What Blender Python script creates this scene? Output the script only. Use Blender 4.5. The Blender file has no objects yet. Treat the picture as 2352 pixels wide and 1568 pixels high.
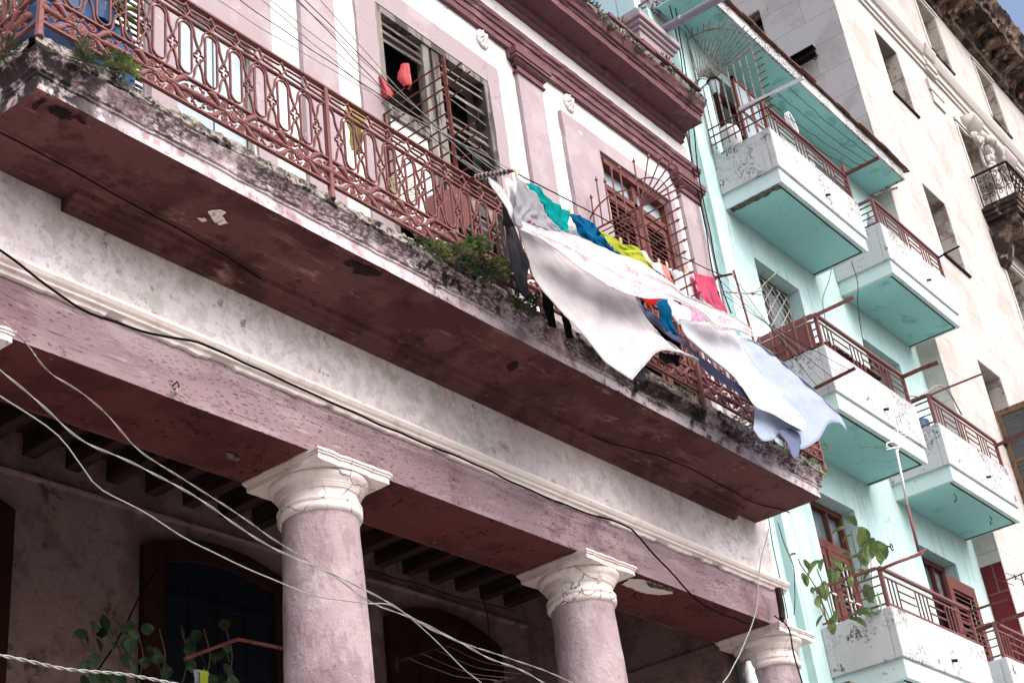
import bpy, math, random
import numpy as np
from mathutils import Vector, Matrix, noise as mn
random.seed(7); rng = np.random.default_rng(7)
SC = bpy.context.scene; COL = SC.collection
# ------------------------------------------------------------------ camera
CAM_R = np.array([0.0, 0.0, 0.0]); F_PX = 3354.84; CZ = 1.6
yaw, pitch, roll = 0.95691503, 0.51607627, -0.13221359
_f = np.array([math.sin(yaw)*math.cos(pitch), math.cos(yaw)*math.cos(pitch), math.sin(pitch)])
_r0 = np.array([math.cos(yaw), -math.sin(yaw), 0]); _u0 = np.cross(_r0, _f)
_r = math.cos(roll)*_r0 + math.sin(roll)*_u0; _u = -math.sin(roll)*_r0 + math.cos(roll)*_u0
cam_d = bpy.data.cameras.new('camera'); cam = bpy.data.objects.new('camera', cam_d); COL.objects.link(cam)
cam_d.sensor_width = 36; cam_d.lens = 36*F_PX/2352; cam_d.clip_end = 500; cam_d.clip_start = .05
cam.matrix_world = Matrix(((_r[0], _u[0], -_f[0], 0), (_r[1], _u[1], -_f[1], 0), (_r[2], _u[2], -_f[2], CZ), (0, 0, 0, 1)))
SC.camera = cam
# ------------------------------------------------------------------ light
SUN_AZ_DIR = Vector((-0.05, -0.80, 0.85)).normalized()       # towards the sun
world = bpy.data.worlds.new('World'); SC.world = world; world.use_nodes = True
wn = world.node_tree; bg = wn.nodes['Background']; sky = wn.nodes.new('ShaderNodeTexSky')
sky.sky_type = 'NISHITA'; sky.sun_disc = False
sky.sun_elevation = math.asin(SUN_AZ_DIR.z); sky.sun_rotation = math.atan2(SUN_AZ_DIR.x, SUN_AZ_DIR.y)
sky.dust_density = 5.0; sky.air_density = 0.8
wn.links.new(sky.outputs[0], bg.inputs[0]); bg.inputs[1].default_value = 0.15
sd = bpy.data.lights.new('sun', 'SUN'); sd.energy = 1.45; sd.angle = math.radians(70); sd.color = (1, .985, .98)
sun = bpy.data.objects.new('sun', sd); COL.objects.link(sun); sun.location = (0, -10, 30)
sun.rotation_euler = SUN_AZ_DIR.to_track_quat('Z', 'Y').to_euler()
SC.view_settings.view_transform = 'Standard'; SC.view_settings.look = 'None'
SC.view_settings.exposure = 0.95; SC.view_settings.gamma = 1
try: SC.cycles.max_bounces = 6; SC.cycles.diffuse_bounces = 4
except Exception: pass

# ------------------------------------------------------------------ pixel rays -> points on real planes
ZM = dict(A=(0,0,.3418),B=(746.5,0,.3418),C=(1493,0,.3652),D=(0,516.8,.3418),E=(746.5,516.8,.3418),F=(1493,516.8,.3652),
 G=(0,1033.6,.3418),H=(746.5,1033.6,.3418),I=(1493,995.6,.3652),J=(1062.3,344.5,.2688),K=(1349.4,574.2,.3054),O=(0,0,1),
 V=(1177.1,0,.1953),W=(1320.7,287.1,.2197),X=(832.6,287.1,.2198),Y=(0,0,.12207),N=(1722.6,1148.4,.2677),Q=(2009.7,172.3,.2197),
 T=(1837.4,516.8,.21875),S=(2009.7,1091,.3042),U=(1550.3,0,.1710),L=(2009.7,0,.1465),M=(344.5,114.8,.1953))
def ray(k, x, y):
    o = ZM[k]; x = o[0]+x*o[2]; y = o[1]+y*o[2]
    return _f*F_PX + _r*(x-1176) - _u*(y-784)
def pY(k, x, y, Y): d = ray(k, x, y)*1.0; d = d*(Y/d[1]); return Vector((d[0], d[1], d[2]+CZ))
def pX(k, x, y, X): d = ray(k, x, y)*1.0; d = d*(X/d[0]); return Vector((d[0], d[1], d[2]+CZ))
def pZ(k, x, y, Z): d = ray(k, x, y)*1.0; d = d*((Z-CZ)/d[2]); return Vector((d[0], d[1], d[2]+CZ))

# ------------------------------------------------------------------ materials
def lin(c):
    return tuple(((v/255)/12.92 if v <= 10 else (((v/255)+.055)/1.055)**2.4) for v in c) + (1,)
def mat(name, col, layers=(), rough=.88, bump=(40, .25), spec=.2, transl=0, metal=0, blocks=None):
    """layers: dicts k(kind n/b/v/d) c(colour) s(scale) w=(lo,hi) o(opacity) st(stretch) p(patch scale,lo,hi) z(z0,z1) h(height)"""
    m = bpy.data.materials.new(name); m.use_nodes = True; nt = m.node_tree; N = nt.nodes; L = nt.links
    bs = N['Principled BSDF']; bs.inputs['Roughness'].default_value = rough; bs.inputs['Metallic'].default_value = metal
    bs.inputs['Specular IOR Level'].default_value = spec
    geo = N.new('ShaderNodeNewGeometry')
    def mapped(st, off=0):
        q = N.new('ShaderNodeMapping'); q.inputs['Scale'].default_value = st; q.inputs['Location'].default_value = (off, off*.7, off*.3)
        L.new(geo.outputs['Position'], q.inputs['Vector']); return q.outputs[0]
    def nz(vec, s, det=6, ro=.6, dist=0):
        n = N.new('ShaderNodeTexNoise'); n.inputs['Scale'].default_value = s; n.inputs['Detail'].default_value = det
        n.inputs['Roughness'].default_value = ro; n.inputs['Distortion'].default_value = dist; L.new(vec, n.inputs['Vector']); return n.outputs[0]
    def mr(v, a, b, c=0., d=1., sm=True):
        n = N.new('ShaderNodeMapRange'); n.interpolation_type = 'SMOOTHSTEP' if sm else 'LINEAR'
        n.inputs[1].default_value = a; n.inputs[2].default_value = b; n.inputs[3].default_value = c; n.inputs[4].default_value = d
        L.new(v, n.inputs[0]); return n.outputs[0]
    def mth(op, a, b):
        n = N.new('ShaderNodeMath'); n.operation = op
        for i, x in enumerate((a, b)):
            if isinstance(x, (int, float)): n.inputs[i].default_value = x
            elif x is not None: L.new(x, n.inputs[i])
        return n.outputs[0]
    cur = N.new('ShaderNodeRGB'); cur.outputs[0].default_value = lin(col) if max(col) > 1.5 else (*col, 1); cur = cur.outputs[0]
    hts = []
    for i, l in enumerate(layers):
        st = l.get('st', (1, 1, 1)); vec = mapped(st, 3.1*(i+1)+len(name)*1.7); s = l.get('s', 3); k = l.get('k', 'n'); w = l.get('w', (.5, .6))
        if k == 'n': c_, h_ = (w[0]+w[1])/2, (w[1]-w[0])*.31; ms = mr(nz(vec, s, l.get('det', 8), l.get('ro', .66)), c_-h_, c_+h_)
        elif k == 'b': ms = mr(mth('ABSOLUTE', mth('SUBTRACT', nz(vec, s, l.get('det', 3), .5, l.get('dist', 1)), .5), None), w[0], 0)
        elif k in 'vd':
            v = N.new('ShaderNodeTexVoronoi'); v.inputs['Scale'].default_value = s
            if k == 'v': v.feature = 'DISTANCE_TO_EDGE'
            wv = N.new('ShaderNodeVectorMath'); wv.operation = 'ADD'; L.new(vec, wv.inputs[0])
            nn = N.new('ShaderNodeTexNoise'); nn.inputs['Scale'].default_value = s*2.2; nn.inputs['Detail'].default_value = 4; L.new(vec, nn.inputs['Vector'])
            sc = N.new('ShaderNodeVectorMath'); sc.operation = 'SCALE'; sc.inputs[3].default_value = l.get('dist', .35)/s; L.new(nn.outputs['Color'], sc.inputs[0])
            L.new(sc.outputs[0], wv.inputs[1]); L.new(wv.outputs[0], v.inputs['Vector'])
            ms = mr(v.outputs['Distance'], w[0], w[0]*.5)
        if 'p' in l: ms = mth('MULTIPLY', ms, mr(nz(mapped((1, 1, 1), 9+i), l['p'][0], 4, .6), l['p'][1], l['p'][2]))
        if 'z' in l:
            sp = N.new('ShaderNodeSeparateXYZ'); L.new(geo.outputs['Position'], sp.inputs[0]); ms = mth('MULTIPLY', ms, mr(sp.outputs[2], l['z'][0], l['z'][1]))
        if 'x' in l:
            sp = N.new('ShaderNodeSeparateXYZ'); L.new(geo.outputs['Position'], sp.inputs[0]); ms = mth('MULTIPLY', ms, mr(sp.outputs[0], l['x'][0], l['x'][1]))
        if 'z2' in l:
            sp = N.new('ShaderNodeSeparateXYZ'); L.new(geo.outputs['Position'], sp.inputs[0]); ms = mth('MULTIPLY', ms, mr(sp.outputs[2], l['z2'][0], l['z2'][1], 1, 0))
        if 'x2' in l:
            sp = N.new('ShaderNodeSeparateXYZ'); L.new(geo.outputs['Position'], sp.inputs[0]); ms = mth('MULTIPLY', ms, mr(sp.outputs[0], l['x2'][0], l['x2'][1], 1, 0))
        if l.get('h'): hts.append((ms, l['h']))
        if l.get('c') is None: continue
        mx = N.new('ShaderNodeMix'); mx.data_type = 'RGBA'; L.new(mth('MULTIPLY', ms, l.get('o', 1)), mx.inputs[0]); L.new(cur, mx.inputs[6])
        c = l['c']; mx.inputs[7].default_value = lin(c) if max(c) > 1.5 else (*c, 1); cur = mx.outputs[2]
    if blocks:      # thin masonry joints on the x/z and y/z faces
        vv = N.new('ShaderNodeSeparateXYZ'); L.new(geo.outputs['Position'], vv.inputs[0]); cb = N.new('ShaderNodeCombineXYZ')
        L.new(mth('ADD', vv.outputs[0], vv.outputs[1]), cb.inputs[0]); L.new(vv.outputs[2], cb.inputs[1])
        bk = N.new('ShaderNodeTexBrick'); bk.inputs['Scale'].default_value = 1; bk.inputs['Brick Width'].default_value = blocks[0]
        bk.inputs['Row Height'].default_value = blocks[1]; bk.inputs['Mortar Size'].default_value = blocks[2]; bk.inputs['Mortar Smooth'].default_value = .3
        L.new(cb.outputs[0], bk.inputs['Vector']); mx = N.new('ShaderNodeMix'); mx.data_type = 'RGBA'
        L.new(mth('MULTIPLY', bk.outputs['Fac'], blocks[3]), mx.inputs[0]); L.new(cur, mx.inputs[6]); mx.inputs[7].default_value = lin((110, 105, 100)); cur = mx.outputs[2]
    L.new(cur, bs.inputs['Base Color'])
    h = mth('MULTIPLY', nz(mapped((1, 1, 1), 1), bump[0], 6, .65), bump[1])
    for ms, a in hts: h = mth('ADD', h, mth('MULTIPLY', ms, a))
    bp = N.new('ShaderNodeBump'); bp.inputs['Strength'].default_value = .6; bp.inputs['Distance'].default_value = .02
    L.new(h, bp.inputs['Height']); L.new(bp.outputs[0], bs.inputs['Normal'])
    if transl:
        tr = N.new('ShaderNodeBsdfTranslucent'); L.new(cur, tr.inputs[0]); ms = N.new('ShaderNodeMixShader'); ms.inputs[0].default_value = transl
        L.new(bs.outputs[0], ms.inputs[1]); L.new(tr.outputs[0], ms.inputs[2]); L.new(ms.outputs[0], N['Material Output'].inputs[0])
    return m
BLK = (16, 12, 13)
def L_(k='n', **a): a['k'] = k; return a
crk = L_('v', c=(84, 66, 68), s=2.1, w=(.006, 0), o=.55, p=(1.1, .56, .64), dist=.9, h=-.3)
MT = {}
MT['white'] = mat('aged_white_plaster', (218, 214, 215), [L_(c=(196, 186, 188), s=2, w=(.45, .7), o=.6), L_(c=(120, 108, 108), s=5, w=(.58, .72), o=.55, p=(1.1, .5, .62)), L_(c=(120, 112, 112), s=2.5, st=(2.5, 2.5, .35), w=(.56, .8), o=.4), crk])
MT['pink'] = mat('faded_lilac_plaster', (160, 146, 151), [L_(c=(178, 166, 170), s=1.8, w=(.45, .68), o=.6), L_(c=(118, 100, 104), s=9, w=(.58, .74), o=.55, p=(1.4, .48, .62)), L_(c=(214, 200, 198), s=7, w=(.66, .7), o=.6), crk])
MT['lilac_col'] = mat('lilac_column_paint', (166, 148, 153), [L_(c=(188, 175, 179), s=1.6, w=(.42, .66), o=.7), L_(c=(112, 82, 90), s=3, w=(.52, .72), o=.65, p=(.9, .42, .6)), L_(c=(98, 72, 80), s=1.1, w=(.48, .66), o=.4), L_(c=(136, 114, 120), s=7, st=(1, 1, .4), w=(.50, .64), o=.55), L_(c=(206, 190, 194), s=34, w=(.60, .70), o=.5), L_(c=(84, 60, 66), s=22, w=(.60, .70), o=.5), crk], bump=(26, 1.2))
MT['trim'] = mat('dusty_rose_moulding', (108, 76, 82), [L_(c=(140, 112, 118), s=3, w=(.5, .7), o=.6), L_(c=(70, 42, 44), s=7, w=(.56, .7), o=.7), L_(c=(215, 200, 198), s=12, w=(.68, .73), o=.6), crk], bump=(30, .5))
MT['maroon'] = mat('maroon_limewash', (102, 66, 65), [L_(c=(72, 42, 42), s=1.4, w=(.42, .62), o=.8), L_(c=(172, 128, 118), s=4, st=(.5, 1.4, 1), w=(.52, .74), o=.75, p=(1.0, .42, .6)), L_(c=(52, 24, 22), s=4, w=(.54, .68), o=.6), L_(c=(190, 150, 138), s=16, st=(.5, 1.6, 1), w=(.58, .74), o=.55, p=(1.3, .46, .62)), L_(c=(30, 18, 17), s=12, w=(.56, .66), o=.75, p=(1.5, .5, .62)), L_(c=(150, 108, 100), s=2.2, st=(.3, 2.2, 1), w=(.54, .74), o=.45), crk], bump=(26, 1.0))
MT['slab_edge'] = mat('weathered_pink_cornice', (172, 148, 155), [L_(c=(216, 204, 208), s=5, st=(2, 2, .7), w=(.42, .62), o=.8), L_(c=(140, 106, 112), s=4, w=(.5, .66), o=.5), L_(c=(92, 80, 82), s=24, st=(1.4, 1.4, .8), w=(.50, .62), o=.7, p=(1.5, .44, .60)), L_(c=(24, 21, 22), s=11, st=(1.2, 1.2, .8), w=(.50, .57), o=.95, p=(.9, .52, .62)), L_(c=(30, 26, 26), s=15, w=(.49, .58), o=.62, z=(7.58, 7.70)), L_(c=(46, 34, 32), s=4, w=(.3, .55), o=.85, x=(9.0, 9.6), x2=(11.3, 12.0)), L_(c=(20, 17, 16), s=5, w=(.46, .58), o=.85, x=(9.0, 9.6), x2=(11.5, 12.4)), L_(c=(214, 204, 210), s=7, st=(1, 1, 1.4), w=(.36, .56), o=.75, z=(7.545, 7.52)), L_(c=(22, 19, 19), s=7, w=(.36, .54), o=.95, x=(4.75, 4.05)), L_(c=(30, 24, 25), s=30, st=(.6, .6, 2), w=(.38, .56), o=.8, z=(7.50, 7.545), p=(2.2, .40, .52)), crk], bump=(26, .9))  # wear, plus a pale lower fascia band with its lit look painted in
MT['rubble'] = mat('crumbling_concrete', (156, 148, 143), [L_(c=(90, 84, 78), s=14, w=(.42, .62), o=.9, h=-.6), L_(c=(22, 20, 18), s=9, w=(.52, .6), o=.95, h=-1), L_(c=(196, 188, 182), s=22, w=(.55, .7), o=.5)], bump=(30, 1.5))
MT['frieze'] = mat('stained_frieze_plaster', (238, 232, 234), [L_(c=(220, 206, 209), s=1.5, w=(.4, .62), o=.7), L_(c=(176, 158, 156), s=2.2, w=(.54, .7), o=.5), L_(c=(158, 142, 142), s=18, w=(.50, .66), o=.42, p=(1.1, .44, .60)), L_(c=(206, 192, 193), s=6, w=(.48, .60), o=.6), L_(c=(128, 110, 110), s=4, w=(.55, .65), o=.55, x=(7.0, 9.5), p=(.8, .44, .56)), L_(c=(200, 204, 196), s=3, w=(.6, .64), o=.8), L_(c=(96, 84, 82), s=9, w=(.57, .68), o=.7, p=(1.5, .5, .62)), L_(c=(96, 78, 78), s=30, w=(.58, .68), o=.5), crk], bump=(34, 1.1))
MT['mould'] = mat('cream_moulding', (236, 227, 222), [L_(c=(206, 190, 184), s=4, w=(.5, .7), o=.6), L_(c=(120, 96, 80), s=10, w=(.6, .7), o=.6, p=(2, .5, .6)), crk], bump=(30, .6))
MT['beam'] = mat('rose_painted_beam', (144, 122, 128), [L_(c=(168, 150, 155), s=2, st=(.5, 1, 1.5), w=(.42, .62), o=.7), L_(c=(112, 82, 92), s=1.4, w=(.5, .66), o=.6),
    L_('d', c=(58, 38, 42), s=24, st=(.36, 1, 1.5), w=(.22, 0), o=.75, p=(1.2, .42, .54), h=-.8), L_('d', c=(62, 40, 45), s=46, st=(.3, 1, 1.5), w=(.28, 0), o=.75, p=(.9, .40, .52), h=-.6), L_('b', c=(60, 38, 42), s=3.4, st=(.25, 1, 6), w=(.010, 0), o=.85, p=(1.4, .40, .55), h=-.5), L_(c=(196, 172, 178), s=9, st=(.25, 1, 3), w=(.55, .7), o=.5), crk], bump=(40, .6))
MT['beam_soffit'] = mat('maroon_beam_underside', (100, 56, 55), [L_(c=(72, 39, 39), s=1.6, w=(.42, .62), o=.8), L_('b', c=(52, 26, 25), s=1.6, w=(.007, 0), o=.7, h=-.8, p=(1, .42, .56)),
    L_('d', c=(38, 14, 14), s=17, st=(.6, .6, 1), w=(.25, 0), o=.8, p=(1.3, .48, .55), h=-.8), L_(c=(170, 130, 110), s=9, w=(.68, .72), o=.5)], bump=(20, .6))
MT['capital'] = mat('cream_capital_plaster', (232, 222, 218), [L_(c=(202, 184, 180), s=3, w=(.45, .66), o=.7), L_(c=(110, 92, 88), s=8, w=(.58, .7), o=.7, p=(2, .46, .6)), L_('v', c=(90, 72, 70), s=4, w=(.02, 0), o=.8, p=(2, .45, .6), h=-.5)], bump=(26, .6))
MT['iron'] = mat('rust_red_painted_iron', (124, 80, 78), [L_(c=(92, 56, 54), s=30, w=(.5, .7), o=.7), L_(c=(156, 106, 98), s=22, w=(.6, .72), o=.4)], rough=.6, bump=(90, .3))
MT['rust'] = mat('rusted_bar', (112, 62, 54), [L_(c=(66, 38, 34), s=24, w=(.45, .65), o=.8), L_(c=(150, 96, 78), s=40, w=(.6, .7), o=.5)], rough=.8, bump=(80, .6))
MT['greyiron'] = mat('peeling_grey_iron', (150, 142, 138), [L_(c=(92, 62, 52), s=26, w=(.46, .58), o=.9)], rough=.7, bump=(80, .4))
MT['mint'] = mat('mint_limewash', (182, 212, 211), [L_(c=(196, 220, 220), s=1.4, w=(.45, .65), o=.7), L_(c=(130, 158, 154), s=4, st=(2.5, 2.5, .22), w=(.53, .68), o=.45), L_(c=(164, 196, 195), s=2.6, st=(1.6, 1.6, .5), w=(.55, .8), o=.5), L_(c=(90, 100, 98), s=8, w=(.62, .72), o=.5, p=(1, .52, .62)), dict(crk, o=.5)])
MT['mint_soffit'] = mat('teal_soffit_paint', (156, 210, 206), [L_(c=(166, 214, 211), s=1.3, w=(.45, .65), o=.7), L_(c=(104, 160, 150), s=3, w=(.5, .66), o=.55, p=(1.3, .42, .56)), L_(c=(176, 206, 200), s=7, w=(.56, .66), o=.5, p=(1.1, .45, .55)), L_(c=(96, 96, 84), s=14, w=(.58, .66), o=.6, p=(1.6, .54, .62)), dict(crk, o=.4)], bump=(14, .25))  # wall mint deepened so the shade of the undersides sits in the colour
MT['tan'] = mat('pale_limestone', (190, 185, 182), [L_(c=(168, 162, 158), s=1.2, w=(.45, .65), o=.7), L_(c=(168, 156, 148), s=3, st=(2.4, 2.4, .3), w=(.52, .74), o=.5), L_(c=(90, 80, 76), s=9, w=(.62, .74), o=.4, p=(.7, .52, .62))], bump=(30, .3), blocks=(1.25, .62, .009, .45))
MT['tan_plain'] = mat('plain_limestone', (190, 184, 180), [L_(c=(190, 178, 168), s=2, w=(.5, .7), o=.6), L_(c=(110, 98, 90), s=5, w=(.58, .74), o=.6)], bump=(30, .4))
MT['dark_stone'] = mat('soot_stained_cornice_stone', (112, 92, 82), [L_(c=(34, 30, 29), s=2.2, w=(.4, .58), o=.9), L_(c=(182, 158, 142), s=4, w=(.56, .68), o=.7), L_(c=(24, 22, 22), s=5, st=(1, 1, .5), w=(.55, .65), o=.8)], bump=(12, 1.2))
MT['reveal'] = mat('reveal_stone', (186, 178, 170), [L_(c=(120, 104, 92), s=2.2, w=(.45, .65), o=.8), L_(c=(60, 52, 48), s=4, w=(.55, .68), o=.6)], bump=(30, .4), blocks=(1.25, .62, .012, .8))
MT['greywood'] = mat('weathered_grey_wood', (128, 122, 118), [L_(c=(70, 66, 64), s=7, st=(1, 1, .12), w=(.45, .6), o=.9, h=-.6), L_(c=(186, 180, 174), s=12, st=(1, 1, .15), w=(.58, .68), o=.7), L_(c=(48, 40, 36), s=3, w=(.56, .66), o=.6)], bump=(60, .6))
MT['slat'] = mat('weathered_louvre_slat', (116, 108, 104), [L_(c=(62, 56, 54), s=8, st=(.15, 1, 1), w=(.42, .6), o=.9, h=-.5), L_(c=(178, 168, 160), s=14, st=(.2, 1, 1), w=(.58, .68), o=.7)], bump=(60, .6))
MT['redwood'] = mat('brown_red_painted_wood', (106, 67, 63), [L_(c=(90, 50, 46), s=6, st=(1, 1, .2), w=(.45, .65), o=.8), L_(c=(176, 130, 120), s=14, w=(.62, .7), o=.6)], bump=(50, .4))
MT['darkwood'] = mat('dark_brown_door_wood', (46, 20, 19), [L_(c=(30, 14, 13), s=6, w=(.45, .65), o=.8)], bump=(50, .4))
MT['bluewood'] = mat('dark_blue_door_panel', (13, 20, 34), [L_(c=(8, 12, 20), s=6, w=(.45, .65), o=.8)])
MT['black'] = mat('dark_room', (16, 13, 14), [])  # black steel, and panels whose colour stands for unlit rooms
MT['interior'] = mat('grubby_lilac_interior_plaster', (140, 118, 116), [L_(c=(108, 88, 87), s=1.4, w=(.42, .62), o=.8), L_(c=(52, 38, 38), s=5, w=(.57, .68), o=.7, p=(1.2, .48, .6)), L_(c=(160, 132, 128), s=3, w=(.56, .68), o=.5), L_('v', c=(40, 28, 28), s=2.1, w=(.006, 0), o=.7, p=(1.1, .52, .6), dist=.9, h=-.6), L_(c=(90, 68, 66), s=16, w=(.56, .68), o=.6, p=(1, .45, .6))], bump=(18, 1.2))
MT['joist'] = mat('old_dark_joist', (58, 42, 38), [L_(c=(34, 24, 22), s=8, st=(1, .15, 1), w=(.45, .6), o=.9)], bump=(40, .6))
MT['board'] = mat('dark_ceiling_board', (36, 28, 27), [L_(c=(22, 17, 17), s=6, w=(.45, .6), o=.9)])
MT['glass'] = mat('dusty_glass', (96, 108, 112), [L_(c=(160, 170, 172), s=3, w=(.45, .65), o=.6)], rough=.15, spec=.8, bump=(3, .05))
MT['frost'] = mat('frosted_pale_glass', (158, 172, 180), [L_(c=(140, 154, 162), s=4, w=(.45, .65), o=.6)], rough=.3, spec=.5, bump=(40, .05))
MT['cream'] = mat('cream_window_frame', (214, 200, 160), [L_(c=(150, 128, 96), s=8, w=(.56, .66), o=.7)])
MT['concrete'] = mat('bare_broken_concrete', (112, 102, 94), [L_(c=(70, 64, 58), s=16, w=(.45, .6), o=.9), L_(c=(150, 140, 130), s=24, w=(.58, .68), o=.7)], bump=(26, 2.2))
MT['tile'] = mat('terracotta_tile', (118, 84, 76), [L_(c=(80, 66, 60), s=7, w=(.48, .6), o=.85), L_(c=(120, 128, 124), s=9, w=(.62, .68), o=.6)], bump=(40, .6))
MT['asphalt'] = mat('asphalt', (112, 110, 108), [L_(c=(130, 128, 126), s=.8, w=(.45, .65), o=.6), L_(c=(50, 50, 50), s=30, w=(.5, .6), o=.6)])
MT['pave'] = mat('grey_pavement', (186, 180, 174), [L_(c=(160, 154, 148), s=1.2, w=(.45, .65), o=.7)], blocks=(.6, .6, .02, .6))
MT['blackcable'] = mat('black_cable', (22, 20, 22), [], rough=.9, spec=.02)
MT['whitecable'] = mat('white_cable', (150, 150, 146), [L_(c=(110, 108, 104), s=30, w=(.52, .66), o=.6)], rough=.5)
MT['greycable'] = mat('grey_wire', (150, 144, 140), [L_(c=(80, 74, 70), s=30, w=(.5, .66), o=.6)], rough=.5)
MT['pipe'] = mat('grey_painted_pipe', (140, 140, 148), [L_(c=(120, 120, 126), s=30, w=(.5, .66), o=.5)], rough=.4, spec=.5)
MT['alu'] = mat('aluminium_tube', (206, 204, 200), [], rough=.35, metal=.3)
def clothm(n, c, layers=(), t=.25): return mat(n, c, list(layers), rough=.95, bump=(160, .06), spec=.05, transl=t)
MT['c_grey'] = clothm('heather_grey_jersey', (158, 158, 164), [L_(c=(130, 130, 138), s=90, w=(.45, .6), o=.5)])
MT['c_char'] = clothm('charcoal_knit', (56, 56, 62), [L_(c=(40, 40, 46), s=60, w=(.45, .6), o=.6)], .1)
MT['c_black'] = clothm('black_cotton', (16, 15, 18), [], .05)
MT['c_teal'] = clothm('teal_cotton', (6, 148, 146), [L_(c=(4, 122, 128), s=3, w=(.45, .65), o=.5)], .3)
MT['c_blue'] = clothm('petrol_blue_cotton', (10, 92, 136), [L_(c=(8, 70, 112), s=3, w=(.45, .65), o=.5)], .2)
MT['c_neon'] = clothm('neon_yellow_cotton', (178, 188, 64), [], .3)
MT['c_yellow'] = clothm('washed_yellow_cloth', (186, 176, 110), [L_(c=(160, 148, 80), s=5, w=(.45, .65), o=.6)], .3)
MT['c_white'] = clothm('white_cotton_sheet', (236, 238, 242), [], .42)
MT['c_ecru'] = clothm('greyish_white_sheet', (216, 212, 215), [L_(c=(196, 190, 192), s=1.5, w=(.45, .65), o=.5), L_(c=(30, 28, 28), s=6, w=(.765, .775), o=.9)], .25)
MT['c_ice'] = clothm('pale_blue_sheet', (196, 207, 226), [], .4)
MT['c_navy_and_shade'] = clothm('slate_blue_cloth', (112, 120, 150), [], .15)  # blue flaps, and the painted shade of one sheet underside
MT['c_floral'] = clothm('white_sheet_with_red_flowers', (230, 226, 230), [L_('b', c=(184, 96, 98), s=16, w=(.05, 0), o=.8, p=(3.2, .54, .60), dist=2), L_('b', c=(150, 176, 150), s=12, w=(.04, 0), o=.6, p=(2.6, .60, .63), dist=2)], .4)
MT['c_pink'] = clothm('hot_pink_cotton', (210, 92, 122), [], .35)
MT['c_salmon'] = clothm('salmon_cotton', (232, 150, 148), [], .35)
MT['c_lilac'] = clothm('pink_lace_cloth', (226, 160, 186), [L_(c=(240, 214, 222), s=40, w=(.5, .6), o=.7)], .35)
MT['c_red'] = clothm('red_cotton', (176, 30, 28), [], .2)
MT['c_plaid'] = clothm('dark_red_plaid', (96, 20, 34), [L_('b', c=(20, 12, 20), s=30, st=(1, .1, 1), w=(.06, 0), o=.9), L_('b', c=(190, 160, 170), s=30, st=(.1, .1, 2), w=(.02, 0), o=.8)], .1)
MT['c_whiteblue'] = clothm('white_cloth_with_blue_motifs', (222, 224, 230), [L_(c=(60, 120, 150), s=14, w=(.66, .7), o=.8)], .35)
MT['shoe'] = mat('red_sneaker', (170, 62, 68), [L_(c=(128, 40, 48), s=20, w=(.5, .65), o=.5)], rough=.5)
MT['bluebarrel'] = mat('blue_plastic', (24, 76, 124), [L_(c=(60, 124, 160), s=4, w=(.5, .7), o=.6)], rough=.4, spec=.5)
MT['plastic_white'] = mat('white_plastic', (220, 222, 224), [L_(c=(150, 150, 150), s=14, w=(.56, .66), o=.5)], rough=.4)
MT['bark'] = mat('plant_stem', (96, 78, 58), [], rough=.9)
def leafm(n, c, c2): return mat(n, c, [L_(c=c2, s=7, w=(.45, .6), o=.9)], rough=.5, spec=.4, transl=.2)
MT['leaf'] = leafm('mid_green_leaf', (84, 110, 66), (138, 152, 92)); MT['leaf_dark'] = leafm('dark_green_leaf', (34, 54, 34), (62, 84, 52))
MT['leaf_grey'] = leafm('grey_green_spiky_leaf', (58, 68, 56), (120, 120, 88)); MT['leaf_aloe'] = leafm('olive_aloe_leaf', (110, 124, 78), (150, 140, 70))

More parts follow.
